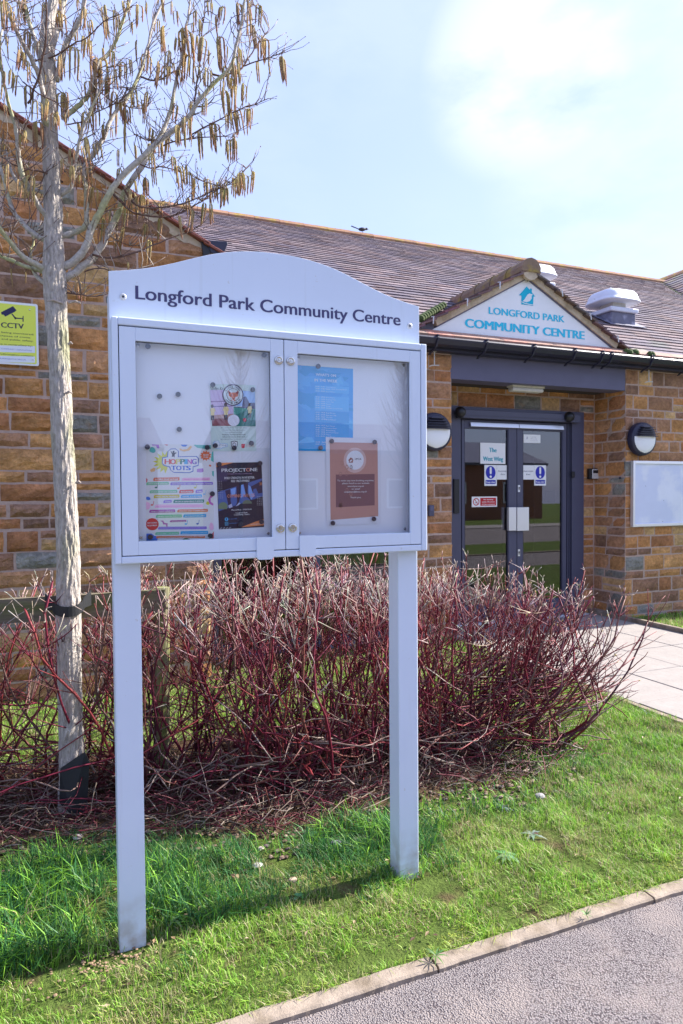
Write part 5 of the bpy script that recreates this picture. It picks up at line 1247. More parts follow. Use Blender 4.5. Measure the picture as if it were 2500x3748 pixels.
for p,lab in mg:
    q=oY(*p,YPan-.006)
    if mesh_ is None:
        mesh_=MB().lathe((0,0,0),NF,[(.0083,0),(.0083,.0055),(.0075,.0066),(.0015,.0066),(.001,.0058)],20).mesh('magnet'); mesh_.materials.append(MATS['magnet'])
    o_=link('magnet',mesh_,None,None,Vector((q.x,YPan-.0055,q.z)),label='round dark magnet on the '+lab,category='magnet',group='round magnets in the noticeboard')

# ================================================================== HAZEL TREE
YT=3.36
K=lambda x,y:(x/1.4255,y/1.4255)
tree=thing('hazel_tree',(oY(262,2950,YT).x,YT,0),'leafless hazel tree hung with long catkins, left of the noticeboard','tree')
tr_pts=[(268,2985,52),(264,2890,46),(262,2780,43.5),(258,2601,42.5),(252,2346,42.5),(250,2200,42),(251,2074,41),(247,1955,40),(238,1776,38.5),(226,1538,37),(220,1369,36.5),(209,1200,37),(203,1094,39),(199,1010,41),(196,900,34),(195,772,32),(191,690,31),(189,631,29),(184,520,27.5),(181,420,27.5),(178,351,27),(177,260,27),(174,190,26),(172,130,24),(180,60,20),(196,0,17),(205,-60,14)]
mb=MB(); P_=[];R_=[]
for i,(x,y,r) in enumerate(tr_pts):
    p=oY(x,y,YT); sc=(p-C0).dot(fw)/2428; P_.append(p); R_.append(r*sc)
# resample finely, lumpy rings
PP=[];RR=[]
for i in range(len(P_)-1):
    for k in range(9): f_=k/9; PP.append(P_[i].lerp(P_[i+1],f_)); RR.append(R_[i]*(1-f_)+R_[i+1]*f_)
PP.append(P_[-1]); RR.append(R_[-1])
S_=44; vs=[];fs=[];cs_=[]
for i,(p,r) in enumerate(zip(PP,RR)):
    for k in range(S_):
        a=2*PI*k/S_; n_=noise.noise(Vector((math.cos(a)*2.4,math.sin(a)*2.4,p.z*7)))*.07-abs(noise.noise(Vector((math.cos(a)*5.5,math.sin(a)*5.5,p.z*11))))*.22+noise.noise(Vector((math.cos(a)*12,math.sin(a)*12,p.z*40)))*.06+.03
        vs.append(p+Vector((math.cos(a),math.sin(a),0))*r*(1+n_))
    
for i in range(len(PP)-1):
    for k in range(S_): fs.append((i*S_+k,i*S_+(k+1)%S_,(i+1)*S_+(k+1)%S_,(i+1)*S_+k))
mb.add(vs,fs); mb.build('trunk','bark',tree,smooth=False)
limbs=[ # crop points, r0,r1, y drift
 ([(320,1400),(400,1350),(450,1280),(480,1190),(520,1110),(590,980),(700,860),(830,740),(930,660),(1000,590),(1040,520),(1130,420),(1210,340),(1230,240),(1255,150),(1270,40),(1285,-40)],21,5,-.25),
 ([(335,1455),(420,1400),(480,1350),(530,1280),(560,1220),(620,1110),(645,1010),(730,880),(800,770),(850,680),(890,580),(920,430),(940,330),(965,180),(985,60),(990,-30)],20,5,.15),
 ([(320,1235),(440,1190),(450,1080),(445,960),(440,880),(500,790),(540,720),(580,620),(650,530),(700,450),(740,350),(775,230),(800,120),(850,0),(860,-40)],15,5,.3),
 ([(315,1020),(370,970),(390,880),(400,800),(415,740),(440,640),(470,590),(500,520),(560,380)],12,4,-.2),
 ([(330,610),(370,585),(420,545),(465,490),(490,400),(520,320),(560,290),(610,200),(645,100),(680,0),(690,-40)],14,6,.1),
 ([(265,1420),(170,1370),(100,1320),(50,1260),(0,1190),(-60,1100)],17,9,-.15),
 ([(270,1430),(160,1400),(60,1360),(0,1335),(-70,1310)],12,7,.2),
 ([(270,1500),(200,1450),(170,1400),(160,1330),(175,1250),(150,1190)],13,4,.15),
 ([(265,1265),(210,1240),(150,1200),(100,1140),(60,1080),(35,1000),(10,900),(-20,800)],15,7,.1),
 ([(270,1160),(230,1110),(190,1050),(150,980),(110,900),(95,800),(90,720),(70,620),(40,530),(20,430),(0,300),(10,150)],16,6,-.2),
 ([(270,1010),(180,990),(100,960),(60,890),(20,760),(-20,700)],12,6,.25),
 ([(280,720),(240,640),(232,540),(205,400),(160,300),(100,190),(50,80),(25,0),(20,-40)],17,9,-.2),
 ([(265,470),(225,400),(205,280),(180,200),(150,110),(130,20),(120,-40)],14,9,.15),
 ([(250,330),(275,220),(310,120),(330,20),(335,-40)],20,13,.1),
 ([(290,420),(320,330),(345,230),(395,150),(430,70),(440,-30)],16,10,-.1),
 ([(150,540),(180,460),(220,330),(238,200),(242,60),(240,-20)],6,4,-.3),
 ([(640,970),(690,1050),(760,1085),(870,1080),(960,1060),(1100,1000),(1200,955),(1285,878)],6,2,-.1),
 ([(590,1010),(640,1060),(700,1110),(830,1130),(920,1120),(1000,1080),(1080,1030),(1180,950)],7,2,.05),
 ([(1000,700),(1100,650),(1250,570),(1330,545),(1395,515)],4,2,0),
 ([(1240,380),(1280,330),(1330,250),(1370,200),(1405,152)],5,2,.05),
 ([(1260,345),(1330,325),(1410,300),(1487,274)],4,2,-.05),
 ([(1010,590),(1020,480),(1040,350),(1050,200),(1065,80),(1072,-10)],5,2.5,0),
 ([(850,760),(940,730),(1040,720),(1130,712),(1240,716)],4,1.8,0),
 ([(730,860),(800,880),(830,870),(960,900),(1060,945),(1160,975)],4,1.8,-.1),
 ([(480,1330),(600,1345),(700,1320),(800,1280),(900,1240),(1000,1205),(1060,1160)],6,2,0),
 ([(440,1420),(520,1400),(600,1420),(700,1410),(800,1385)],4,2,-.1),
 ([(470,1150),(560,1220),(640,1270),(740,1285)],4,2,.1),
 ([(345,1525),(400,1535),(480,1545),(545,1540)],5,2,-.1),
 ([(120,430),(200,490),(300,540),(340,600)],4,3,-.25),
 ([(350,650),(420,640),(480,600),(560,560),(640,520),(665,455)],4,2,0),
 ([(180,320),(290,290),(380,230),(450,200),(540,110),(620,80)],5,2,-.25),
 ([(520,480),(590,530),(680,560),(760,560),(780,500)],3,1.6,.1),
 ([(560,350),(640,340),(690,330)],3,1.5,.1),
 ([(730,400),(800,420),(860,400),(900,340)],5,2,.05),
 ([(1010,560),(1080,550),(1120,500)],5,2,0),
 ([(1110,390),(1180,400),(1220,350)],6,3,0),
 ([(700,700),(760,730),(810,735)],4,3,0),
 ([(330,950),(260,910),(180,890),(100,870),(0,815)],6,3,-.1),
]
samples=[]
GRN_=(.36,.36,.15); GRY=(.44,.40,.36); BRN=(.16,.10,.085)
def limb_path(L,drift):
    out=[]; n=len(L)
    for i,(x,y) in enumerate(L):
        out.append(oY(*K(x,y),YT+drift*((i/(n-1))**1.0)))
    return out
def smoothp(pts,k=3):
    o=[]
    n=len(pts)
    for i in range(n-1):
        p0=pts[max(i-1,0)];p1=pts[i];p2=pts[i+1];p3=pts[min(i+2,n-1)]
        for j in range(k):
            t=j/k; o.append(.5*((2*p1)+(p2-p0)*t+(2*p0-5*p1+4*p2-p3)*t*t+(3*p1-p0-3*p2+p3)*t*t*t))
    o.append(pts[-1]); return o
for L,r0,r1,dr_ in limbs:
    pts=smoothp(limb_path(L,dr_),3); n=len(pts); px2m=.00088/ .75
    rr=[]
    for i in range(n):
        f_=i/(n-1); r=(r0*(1-f_)+r1*f_)*.50/1.4255*1.0; rr.append(r*2*((pts[i]-C0).dot(fw)/2428)*(1+rnd.uniform(-.08,.08)))
    small=r0<8
    mb=MB()
    jp=[p+Vector((rnd.uniform(-1,1),rnd.uniform(-1,1),rnd.uniform(-1,1)))*.0025 for p in pts]
    mb.tube(jp,rr,8 if not small else 5,(1,1,1))
    # lichen green patches
    sd=rnd.uniform(0,50); S2=8 if not small else 5
    cc=[]
    for i in range(n):
        g=noise.noise(Vector((sd,pts[i].z*5,pts[i].x*5)))
        base=GRY if not small else BRN
        f_=min(.8,max(0,(g-.08)*2.5)) if not small else 0
        for k in range(S2):
            c=tuple(base[j]*(1-f_)+GRN_[j]*f_ for j in range(3)); cc.append(c)
    mb.C=cc; mb.build('limb','limb_bark',tree,smooth=True)
    for i in range(n): samples.append((pts[i],i/(n-1),r0))
cats=[(25,10,140),(25,190,150),(230,15,140),(290,30,120),(335,80,110),(385,130,100),(60,370,100),(95,400,100),(15,370,80),(385,250,150),(335,490,140),(315,290,90),(190,530,110),(140,600,60),(130,680,80),(195,640,130),(285,490,90),(290,590,80),(455,200,110),(440,195,90),(480,215,90),(540,40,150),(600,60,130),(600,200,80),(510,310,200),(550,420,130),(590,480,200),(635,385,70),(720,30,110),(715,210,140),(690,120,60),(655,500,140),(665,640,180),(770,480,110),(735,520,80),(480,560,120),(500,600,100),(450,720,120),(860,140,120),(890,10,60),(880,270,140),(770,280,100),(830,330,120),(930,370,80),(920,200,80),(965,150,150),(1000,180,120),(980,290,130),(1010,10,60),(1060,200,110),(1100,110,60),(1130,80,100),(1160,40,90),(1150,200,150),(1180,240,100),(1080,360,100),(1115,420,60),(1170,470,150),(1240,20,110),(1230,300,150),(1240,360,100),(1220,440,130),(1270,440,100),(1310,130,120),(1350,30,110),(1370,200,110),(1215,170,60),(1350,320,90),(1410,310,110),(1470,300,130),(1230,580,120),(1190,590,100),(1300,570,120),(1215,725,110),(990,620,100),(940,660,110),(1115,650,110),(1045,690,130),(1000,720,60),(970,860,110),(930,870,110),(900,820,100),(860,710,120),(850,880,60),(790,670,80),(755,930,90),(1000,930,110),(1030,960,60),(1070,950,60),(1120,970,90),(1165,980,110),(1215,930,100),(1255,905,120),(1060,1060,110),(1100,1060,90),(1000,1100,100),(970,1060,60),(930,1130,110),(840,1060,90),(830,1140,120),(740,1020,110),(695,1010,150),(660,1090,100),(600,1090,120),(645,1190,90),(765,1170,100),(780,1260,130),(620,1240,90),(530,1140,130),(480,980,130),(420,870,110),(330,830,100),(375,870,100),(355,1110,60),(160,920,140),(155,835,60),(45,860,150),(15,850,120),(60,1400,120),(130,1420,70),(410,1470,100),(440,1480,80),(665,1370,50),(150,450,110),(130,290,70),(700,760,110),(580,390,90),(530,90,110),(650,10,90),(760,10,70),(470,110,80),(920,60,80),(850,20,80),(1090,290,60),(1300,0,60),(860,190,80),(620,780,80),(560,1070,70),(690,540,60),(240,1000,0)]
cats=[c for c in cats if c[2]]
for i in range(260):
    p,f_,r0=rnd.choice(samples)
    cc=M.inverted()@p; cx_=(1250+2428*cc.x/-cc.z)*1.4255; cy_=(1874-2428*cc.y/-cc.z)*1.4255
    if f_>.25 and -20<cx_<1300 and -40<cy_<1050 and len(cats)<292: cats.append((cx_+rnd.uniform(-40,40),cy_+rnd.uniform(-20,30),rnd.uniform(60,110)))
VAR=[]
for vI in range(10):
    mb=MB(); nC=[2,3,3,4,5,6,7,4,1,5][vI]; rr=random.Random(vI+20)
    br_=rr.uniform(.6,1.05)
    for c in range(nC):
        a=rr.uniform(0,2*PI); sp=.10*math.sqrt(nC)*rr.uniform(.3,1); L_=rr.uniform(.7,1.0); dx,dy=math.cos(a)*sp,math.sin(a)*sp
        sway=rr.uniform(-.06,.06)
        pts=[Vector((0,0,0)),Vector((dx*.5,dy*.5,.015)),Vector((dx*.9,dy*.9,-.05))]
        rad=[.008,.014,.035]
        for k in range(1,8): t=k/7; pts.append(Vector((dx+sway*t*t,dy,-.05-L_*.95*t))); rad.append(.043*(1-.45*t)*(1+.12*((-1)**k))*(1 if k<7 else .35))
        top_=tuple(v*rr.uniform(.85,1.15)*br_ for v in (.54,.43,.20)); bot_=tuple(v*rr.uniform(.8,1.2) for v in (.27,.14,.09))
        mb.tube(pts,rad,6,(top_,bot_))
    me=mb.mesh('catkin_cluster',smooth=False); me.materials.append(MATS['catkin']); VAR.append(me)
tw=Tubes(4)
for n_,(x,y,L_) in enumerate(cats):
    # nearest limb sample, in picture terms, then hang at that depth
    p_=oY(*K(x,y),YT); best=None
    for p,f_,r0 in samples:
        d=(p.x-p_.x)**2+(p.z-p_.z)**2+(.0004 if p.z>p_.z else 0)
        if best is None or d<best[0]: best=(d,p)
    b=best[1]; Yc=b.y+rnd.uniform(-.07,.07); p_=oY(*K(x,y),Yc); sc=(p_-C0).dot(fw)/2428/1.4255*L_*1.12
    v=VAR[rnd.randrange(10)] if L_>75 else VAR[rnd.choice([0,1,2,8])]
    o_=link('catkin_cluster',v,None,tree,p_); s1=sc*rnd.uniform(.95,1.1); sx_=s1*rnd.uniform(.75,.95) if L_>110 else s1; o_.scale=(sx_,sx_,s1); o_.rotation_euler=(rnd.uniform(-.12,.12),rnd.uniform(-.14,.14),rnd.uniform(0,6.28))
    d=p_-b
    if d.length>.004:
        m1=b.lerp(p_,.4)+Vector((rnd.uniform(-.015,.015),rnd.uniform(-.01,.01),.012+.12*d.length)); e=p_+Vector((d.x*.15,0,.02+.05*abs(d.z)))
        pts=smoothp([b,m1,p_,e],3); tw.add(pts,np.linspace(.0022,.0011,len(pts)),BRN,(.12,.07,.06))
# free twigs with buds
for i in range(900):
    p,f_,r0=rnd.choice(samples)
    if f_<.15: continue
    L_=rnd.uniform(.04,.20); a=rnd.uniform(-1.4,1.4); d=Vector((math.sin(a)*.8+.15,rnd.uniform(-.4,.4),rnd.uniform(.1,.9))).normalized()
    pts=[p]; q=p
    for k in range(4):
        d=(d+Vector((rnd.uniform(-.35,.35),rnd.uniform(-.2,.2),rnd.uniform(-.15,.3)))).normalized(); q=q+d*L_/4; pts.append(q)
    c=BRN if rnd.random()<.45 else (.38,.33,.29)
    tw.add(pts,[.0024,.002,.0016,.0014,.0011],c,(.10,.055,.05)); tw.add([q,q+d*.004,q+d*.009],[.0012,.0026,.0006],(.14,.08,.05),(.14,.08,.05))
    if rnd.random()<.4:
        q2=pts[2]; d2=(d+Vector((rnd.uniform(-.8,.8),0,.3))).normalized(); tw.add([q2,q2+d2*L_*.25,q2+d2*L_*.4],[.0015,.0012,.001],c,c)
tw.build('twig','twig',tree,kind='stuff')
# pale pruned stubs on the trunk
mb=MB()
for x,y,dx in ((230,1110,-50),(250,1108,40),(240,1440,22),(278,1768,16),(250,1260,14)):
    p=oY(x,y,YT-.045); mb.tube([p,p+Vector((dx*.0008,-.01,.008)),p+Vector((dx*.0013,-.012,.0))],[.006,.005,.003],6,(.42,.35,.30))
mb.build('pruned_stub','limb_bark',tree)

# ---------------- tree stake: rail, post and rubber tie
YS_=YT+.075
st=thing('tree_stake',(.35,YS_,0),'weathered timber stake and crossbar supporting the hazel tree','tree support')
r0_=oY(0,2196,YS_); r1_=oY(558,2160,YS_); rb=oY(0,2286,YS_)
mb=MB(); vs=[];n=14
ztop=(r0_.z+r1_.z)/2; zbot=ztop-(r0_.z-rb.z)
for i in range(n+1):
    x=-.75+(r1_.x+.06+.75)*i/n; w1=noise.noise(Vector((x*6,0,0)))*.004
    vs+=[(x,YS_,zbot+w1),(x,YS_+.03,zbot+w1),(x,YS_+.03,ztop+w1),(x,YS_,ztop-w1)]
fs=[]
for i in range(n):
    for k in range(4): a=i*4+k; b_=i*4+(k+1)%4; fs.append((a,b_,b_+4,a+4))
fs+=[(3,2,1,0),(n*4,n*4+1,n*4+2,n*4+3)]
mb.add(vs,fs); mb.build('crossbar','wood',st)
pa=oY(557,2157,YS_+.02); pb=oY(617,2157,YS_+.02); pr=(pb.x-pa.x)/2
mb=MB(); pts=[Vector(((pa.x+pb.x)/2+.002*i,YS_+.03+pr,z)) for i,z in enumerate(np.linspace(-.05,pa.z,7))]
mb.tube(pts,pr,16); mb.build('stake_post','wood_post',st)
mb=MB(); pts=[Vector((-.62,YS_+.03+pr,z)) for z in (-.05,.5,pa.z)]; mb.tube(pts,pr,16); mb.build('stake_post','wood_post',st)
# tie band in front of the trunk
tx=oY(251,2230,YT).x; rt_=.058
mb=MB(); n=14; vs=[]; tl_=[]
for i in range(n+1):
    a=PI+PI*i/n; x=tx+math.cos(a)*(rt_+.012); y=YT+math.sin(a)*(rt_+.006)
    sag=-.028*math.sin(PI*i/n); hh_=.030
    z=oY(250,2215,YT).z+sag+.012
    vs+=[(x,y,z-hh_),(x,y,z+hh_*.6)]
vs=[(tx-rt_-.045,YS_-.004,vs[0][2]-.012),(tx-rt_-.045,YS_-.004,vs[1][2]+.022)]+vs+[(tx+rt_+.045,YS_-.004,vs[0][2]+.0),(tx+rt_+.045,YS_-.004,vs[1][2]+.025)]
fs=[(2*i,2*i+2,2*i+3,2*i+1) for i in range(n+2)]
o_=MB().add(vs,fs).build('rubber_tie','rubber',st); so=o_.modifiers.new('s','SOLIDIFY'); so.thickness=.005
# slumped black rubber guard at the foot of the trunk
pts=[(220,2816),(311,2754),(327,2791),(322,2900),(315,2974),(257,2978),(217,2940)]
bp_=[oY(x,y,YT-.10+.05*(1 if i in (0,6) else -.0)) for i,(x,y) in enumerate(pts)]
o_=MB().prism(bp_[::-1],(0,.012,0)).build('rubber_mat','rubber',None,label='torn sheet of black rubber slumped against the foot of the tree',category='rubber sheet')

# ================================================================== RED DOGWOOD SHRUBS
RED=(.150,.012,.032); RED2=(.22,.03,.035); DRED=(.08,.010,.026); TAN=(.52,.42,.36); GREYT=(.24,.16,.15)
def shrub(cx_,cy_,label,n=95,ztop=1.10,spread=.36,right=False,seed=0):
    rr=random.Random(seed); T=Tubes(4)
    def grow(p,d,L_,r,c0,c1,lev,zt,steps,wob,lift):
        pts=[p.copy()]; q=p.copy()
        for k in range(steps):
            d=(d+Vector((rr.gauss(0,wob),rr.gauss(0,wob),rr.gauss(0,wob*.6)+lift))).normalized()
            q=q+d*L_/steps
            if q.z<.01: q.z=.012; d.z=abs(d.z)+.15
            if q.y<bf(q.x)-.02: q.y=bf(q.x)-.02; d.y=abs(d.y)
            pts.append(q.copy())
            if q.z>zt+rr.uniform(-.04,.03): break
        m_=len(pts)
        if m_>1: T.add(pts,np.linspace(r,r*.6,m_),c0,c1)
        return pts
    for i in range(n):
        p=Vector((cx_+rr.uniform(-.26,.26),cy_+rr.uniform(-.26,.30),.0)); a=rr.uniform(0,2*PI)
        tilt=abs(rr.gauss(0,.55)); lift=.10
        if rr.random()<.22: tilt=rr.uniform(1.2,3); lift=.22
        d=Vector((math.cos(a)*tilt,math.sin(a)*tilt*.7,1)).normalized()
        if right and rr.random()<.5: d=Vector((rr.uniform(.4,1.8),rr.uniform(-.6,.5),rr.uniform(.3,1.0))).normalized()
        zt=ztop+rr.uniform(-.10,.04)
        r=rr.uniform(.0035,.0085); c=rr.choice([RED,RED2,DRED,RED,(.17,.06,.05),(.13,.07,.06)])
        main=grow(p,d,rr.uniform(.9,1.5),r,tuple(v*.75 for v in c),c,0,zt,10,.17,lift)
        for k in range(1,len(main)):
            z=main[k].z
            nb_=rr.choice([0,1,1]) if z<.35 else (rr.choice([0,1,1,2]) if z<.65 else rr.choice([1,2,3,3]))
            for _ in range(nb_):
                b=main[k]; dd=(main[k]-main[k-1]).normalized(); dv=Vector((rr.gauss(0,.8),rr.gauss(0,.6),rr.gauss(.3,.4))); d2=(dd*.6+dv).normalized()
                top=(b.z>.78 and rr.random()<.65) or rr.random()<.10
                c2=rr.choice([RED,RED,DRED,RED2,(.15,.05,.05)]); tipc=tuple(v*rr.uniform(.7,1.1) for v in TAN) if top else c2
                if rr.random()<.22: c2=GREYT
                s_=grow(b,d2,rr.uniform(.12,.40)*(1.1 if b.z<.6 else .7),rr.uniform(.0017,.0036),c2,tipc,1,zt,5,.12,.07)
                for _2 in range(rr.choice([0,1,1,2]) if b.z>.5 else rr.choice([0,0,1])):
                    if len(s_)<2: break
                    b3=s_[rr.randrange(1,len(s_))]; d3=((s_[-1]-s_[0]).normalized()+Vector((rr.gauss(0,.6),rr.gauss(0,.5),rr.gauss(.25,.3)))).normalized()
                    grow(b3,d3,rr.uniform(.04,.15),rr.uniform(.0013,.0024),tipc,TAN if (b3.z>.82 and rr.random()<.7) else tipc,2,zt,3,.09,.03)
    for i in range(int(n*1.0)):
        a=rr.uniform(0,2*PI); p=Vector((cx_+rr.uniform(-.3,.3),cy_+rr.uniform(-.35,.25),rr.uniform(.02,.42)*rr.uniform(.4,1))); d=Vector((math.cos(a),math.sin(a)*.7,rr.uniform(-.15,.45))).normalized()
        c=rr.choice([RED,RED2,(.15,.05,.04),(.2,.13,.11),(.26,.2,.17)]); grow(p,d,rr.uniform(.4,.9),rr.uniform(.002,.006),c,tuple(v*.9 for v in c),0,ztop,8,.18,-.01)
    s_=thing('dogwood_shrub',(cx_,cy_,0),label,'shrub','red stemmed dogwood shrubs in the bed')
    T.build('stems','twig',s_)
    return s_
labs=['dense dogwood at the left edge, behind the hazel trunk','dogwood between the hazel trunk and the left post of the noticeboard','dogwood just right of the left noticeboard post, around the timber stake','dogwood under the middle of the noticeboard','dogwood under the right half of the noticeboard, left of its right post','dogwood immediately right of the noticeboard\'s right post','sprawling dogwood at the right end of the row, its shoots reaching towards the path']
xs_=[-.42,.02,.50,.95,1.42,1.95,2.42]
for i,x in enumerate(xs_):
    n=[28,24,34,42,46,46,36][i]
    shrub(x,[3.62,3.66,3.5,3.36,3.34,3.32,3.3][i],labs[i],n=n,ztop=[1.0,1.0,1.03,1.07,1.07,1.0,.86][i],spread=.34 if i<6 else .42,right=(i==6),seed=40+i)
shrub(2.2,3.75,'dogwood standing at the back of the bed in front of the glazed doors',n=16,ztop=1.0,spread=.36,seed=60)
shrub(1.2,3.72,'dogwood at the back of the bed in front of the low window',n=14,ztop=1.04,spread=.34,seed=61)
# long free shoots with yellow buds at the right hand end
T=Tubes(4); bud=Tubes(4)
rr=random.Random(12)
for i in range(170):
    p=Vector((2.42+rr.uniform(-.35,.25),3.35+rr.uniform(-.3,.35),rr.uniform(.1,.45))); tgt=oY(rr.choice([rr.uniform(1900,2330),rr.uniform(1900,2200)]),0,3.3+rr.uniform(-.3,.3)); a=rr.random()
    tx_=2.45+a*.80+rr.uniform(-.1,.1); tz=(1.02-.72*a**1.5)*rr.uniform(.75,1.0); ty=p.y+rr.uniform(-.25,.25)
    e=Vector((tx_,ty,max(.08,tz))); m1=p.lerp(e,.5)+Vector((.06,0,-.05)); pts=smoothp([p,m1,e],5)
    pts=[q+Vector((rr.gauss(0,.004),rr.gauss(0,.004),rr.gauss(0,.004))) for q in pts]
    c=rr.choice([RED,RED2,DRED]); T.add(pts,np.linspace(.0042,.0016,len(pts)),tuple(v*.8 for v in c),c)
    if rr.random()<.35: d=(pts[-1]-pts[-2]).normalized(); q=pts[-1]; bud.add([q-d*.002,q+d*.005,q+d*.014],[.0012,.0042,.001],(.45,.30,.07),(.5,.38,.12))
    for k in range(4,len(pts)-1):
        if rr.random()<.35:
            d=(pts[k+1]-pts[k-1]).normalized(); d2=(d+Vector((rr.uniform(-.3,.5),rr.gauss(0,.3),rr.uniform(-.1,.6)))).normalized(); q=pts[k]; T.add([q,q+d2*.05,q+d2*.1+Vector((0,0,.01))],[.0018,.0015,.001],c,c)
s_=thing('dogwood_shoots',(2.9,3.35,0),'long free crimson dogwood shoots with yellow buds fanning out over the path edge','shrub')
T.build('shoots','twig',s_); bud.build('buds','twig',s_,kind='stuff')

# ---------------- litter of dead twigs and clippings on the bed
T=Tubes(3)
rr=random.Random(5)
for i in range(3000):
    x=rr.uniform(-.9,2.75); y0=bf(x)-.06; y=min(4.1,y0+abs(rr.gauss(0,.42)))
    if x>2.3 and rr.random()<.5: continue
    L_=rr.uniform(.03,.22) if rr.random()<.8 else rr.uniform(.2,.4); a=rr.uniform(0,PI); 
    z=.012+abs(rr.gauss(0,.06))*min(1,(y-y0)*3+.15); z2=max(.010,z+rr.gauss(0,.05))
    c=rr.choice([(.27,.20,.14),(.16,.11,.08),(.10,.06,.05),(.12,.02,.03),(.32,.26,.21),(.15,.015,.03),(.06,.035,.03),(.09,.03,.03),(.13,.02,.03)])
    p=Vector((x,y,z)); e=Vector((x+math.cos(a)*L_,max(y0-.03,y+math.sin(a)*L_*.8),z2)); q1=p.lerp(e,.35)+Vector((rr.gauss(0,.015),rr.gauss(0,.015),abs(rr.gauss(0,.014)))); q2=p.lerp(e,.7)+Vector((rr.gauss(0,.012),rr.gauss(0,.012),abs(rr.gauss(0,.012))))
    T.add([p,q1,q2,e],[rr.uniform(.001,.0028)]*4,c,c)
T.build('twig_litter','twig',None,kind='stuff',label='fallen twigs and straw covering the planting bed',category='litter')
# pebbles in the bed + named larger stones
def pebble(mb,x,y,z,s,c,rr_):
    n=8; lay=[(-.3,.7),(.15,1),(.55,.75),(.75,.25)]; vs=[];fs=[]; sx,sy=rr_.uniform(.8,1.4),rr_.uniform(.7,1.1); a0=rr_.uniform(0,6)
    for h,k in lay:
        for i in range(n):
            a=2*PI*i/n+a0; j=rr_.uniform(.82,1.15); vs.append((x+math.cos(a)*k*s*sx*j,y+math.sin(a)*k*s*sy*j,z+h*s*.8))
    for j in range(3):
        for i in range(n): fs.append((j*n+i,j*n+(i+1)%n,(j+1)*n+(i+1)%n,(j+1)*n+i))
    fs.append(tuple(3*n+i for i in range(n))); mb.add(vs,fs,c)
mb=MB()
for i in range(900):
    x=rr.uniform(-.7,2.6); y=bf(x)-.26+abs(rr.gauss(0,.25))
    pebble(mb,x,y,.010 if y>bf(x)-.1 else gz(x,y),rr.uniform(.004,.014),rr.choice([(.13,.08,.05),(.2,.13,.09),(.26,.19,.14),(.10,.07,.07),(.09,.055,.035)]),rr)
for i in range(160):
    x=rr.gauss(.09,.09); y=rr.gauss(2.22,.05); pebble(mb,x,y,gz(x,y)+.002,rr.uniform(.002,.006),rr.choice([(.26,.17,.10),(.20,.12,.07),(.32,.22,.13)]),rr)
mb.build('gravel','pebble',None,kind='stuff',label='small stones and crumbs of soil along the edge of the bed',category='gravel')
for px_,py_,s,c,lab in ((943,3170,.017,(.62,.60,.60),'broken white stone lying on the soil in front of the shrubs'),(1010,2-0+3167+14,.017,(.55,.52,.5),'x'),(1072,3224,.016,(.45,.32,.24),'brownish pink stone beside small weeds below the white stone'),(862,3213,.017,(.26,.17,.10),'flat tan stone left of the broken white stone'),(933+80-60,3110,.016,(.42,.36,.32),'pale rounded stone half buried just behind the white stone'),(1230,3088+0,.02,(.16,.15,.2),'grey blue flint at the edge of the twigs'),(283,3067,.02,(.5,.42,.4),'pale pinkish stone among twigs left of the left post'),(1975,2918,.028,(.24,.23,.24),'grey cobble under the right hand dogwood by the grass')):
    if lab=='x': continue
    p=oZ(px_,py_,.01); m2=MB(); pebble(m2,p.x,p.y,.012,s,c,rr); m2.build('stone','pebble',None,label=lab,category='stone')

# ================================================================== GRASS
def grass(name,regions,seed,label):
    g=np.random.default_rng(seed); Vs=[];Fs=[];Cs=[];n0=0
    for (x0,x1,y0,y1,dens,l0,l1,wd,lean,pal,maskf) in regions:
        n=int((x1-x0)*(y1-y0)*dens); x=g.uniform(x0,x1,n); y=g.uniform(y0,y1,n)
        # clumping
        pn=np.array([noise.noise(Vector((a*5,b*5,2)))+.6*noise.noise(Vector((a*16,b*16,9))) for a,b in zip(x,y)])
        keep=(g.uniform(-.75,.35,n)<pn)
        if maskf is not None: keep&=np.array([maskf(a,b) for a,b in zip(x,y)])
        x,y,pn=x[keep],y[keep],pn[keep]; n=len(x)
        if n==0: continue
        z=np.array([lawn_h(a,b) if a<XPL else .012 for a,b in zip(x,y)])
        L=g.uniform(l0,l1,n)*(1+.35*pn); a=g.uniform(0,2*PI,n); le=g.uniform(.1,1,n)*lean; w_=g.uniform(.7,1.2,n)*wd
        dx=np.cos(a);dy=np.sin(a); px_=-dy;py_=dx
        P=lambda t,s,hw: np.stack([x+dx*L*le*t*t+px_*hw*s, y+dy*L*le*t*t+py_*hw*s, z+L*t*(1-.45*le*t)-.004],-1)
        v=np.stack([P(0,-1,w_/2),P(0,1,w_/2),P(.5,-1,w_*.45),P(.5,1,w_*.45),P(1,0,0)],1)
        idx=np.arange(n)[:,None]*5+n0
        Fs.append((idx+np.array([[0,1,3,2]]),idx+np.array([[2,3,4]])))
        pc=np.array(pal)[g.integers(0,len(pal),n)]*g.uniform(.7,1.25,(n,1))
        yn=np.array([noise.noise(Vector((a*3,b*3,50)))+.5*noise.noise(Vector((a*11,b*11,50))) for a,b in zip(x,y)])
        dry=(g.uniform(-.2,1.6,n)<yn+(.12 if pal[0][1]>.3 else -.5)); pc[dry]=np.array([.46,.40,.20])*g.uniform(.6,1.15,(int(dry.sum()),1))
        pc*=(1+.35*np.array([noise.noise(Vector((a*6,b*6,80))) for a,b in zip(x,y)]))[:,None]
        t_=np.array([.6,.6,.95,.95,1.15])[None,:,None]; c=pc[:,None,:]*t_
        Vs.append(v.reshape(-1,3)); Cs.append(np.clip(c,0,1).reshape(-1,3)); n0+=n*5
    q=np.concatenate([f[0] for f in Fs]); t3=np.concatenate([f[1] for f in Fs])
    return npmesh(name,np.concatenate(Vs),[q,t3],np.concatenate(Cs),'grass',None,kind='stuff',label=label,category='grass')
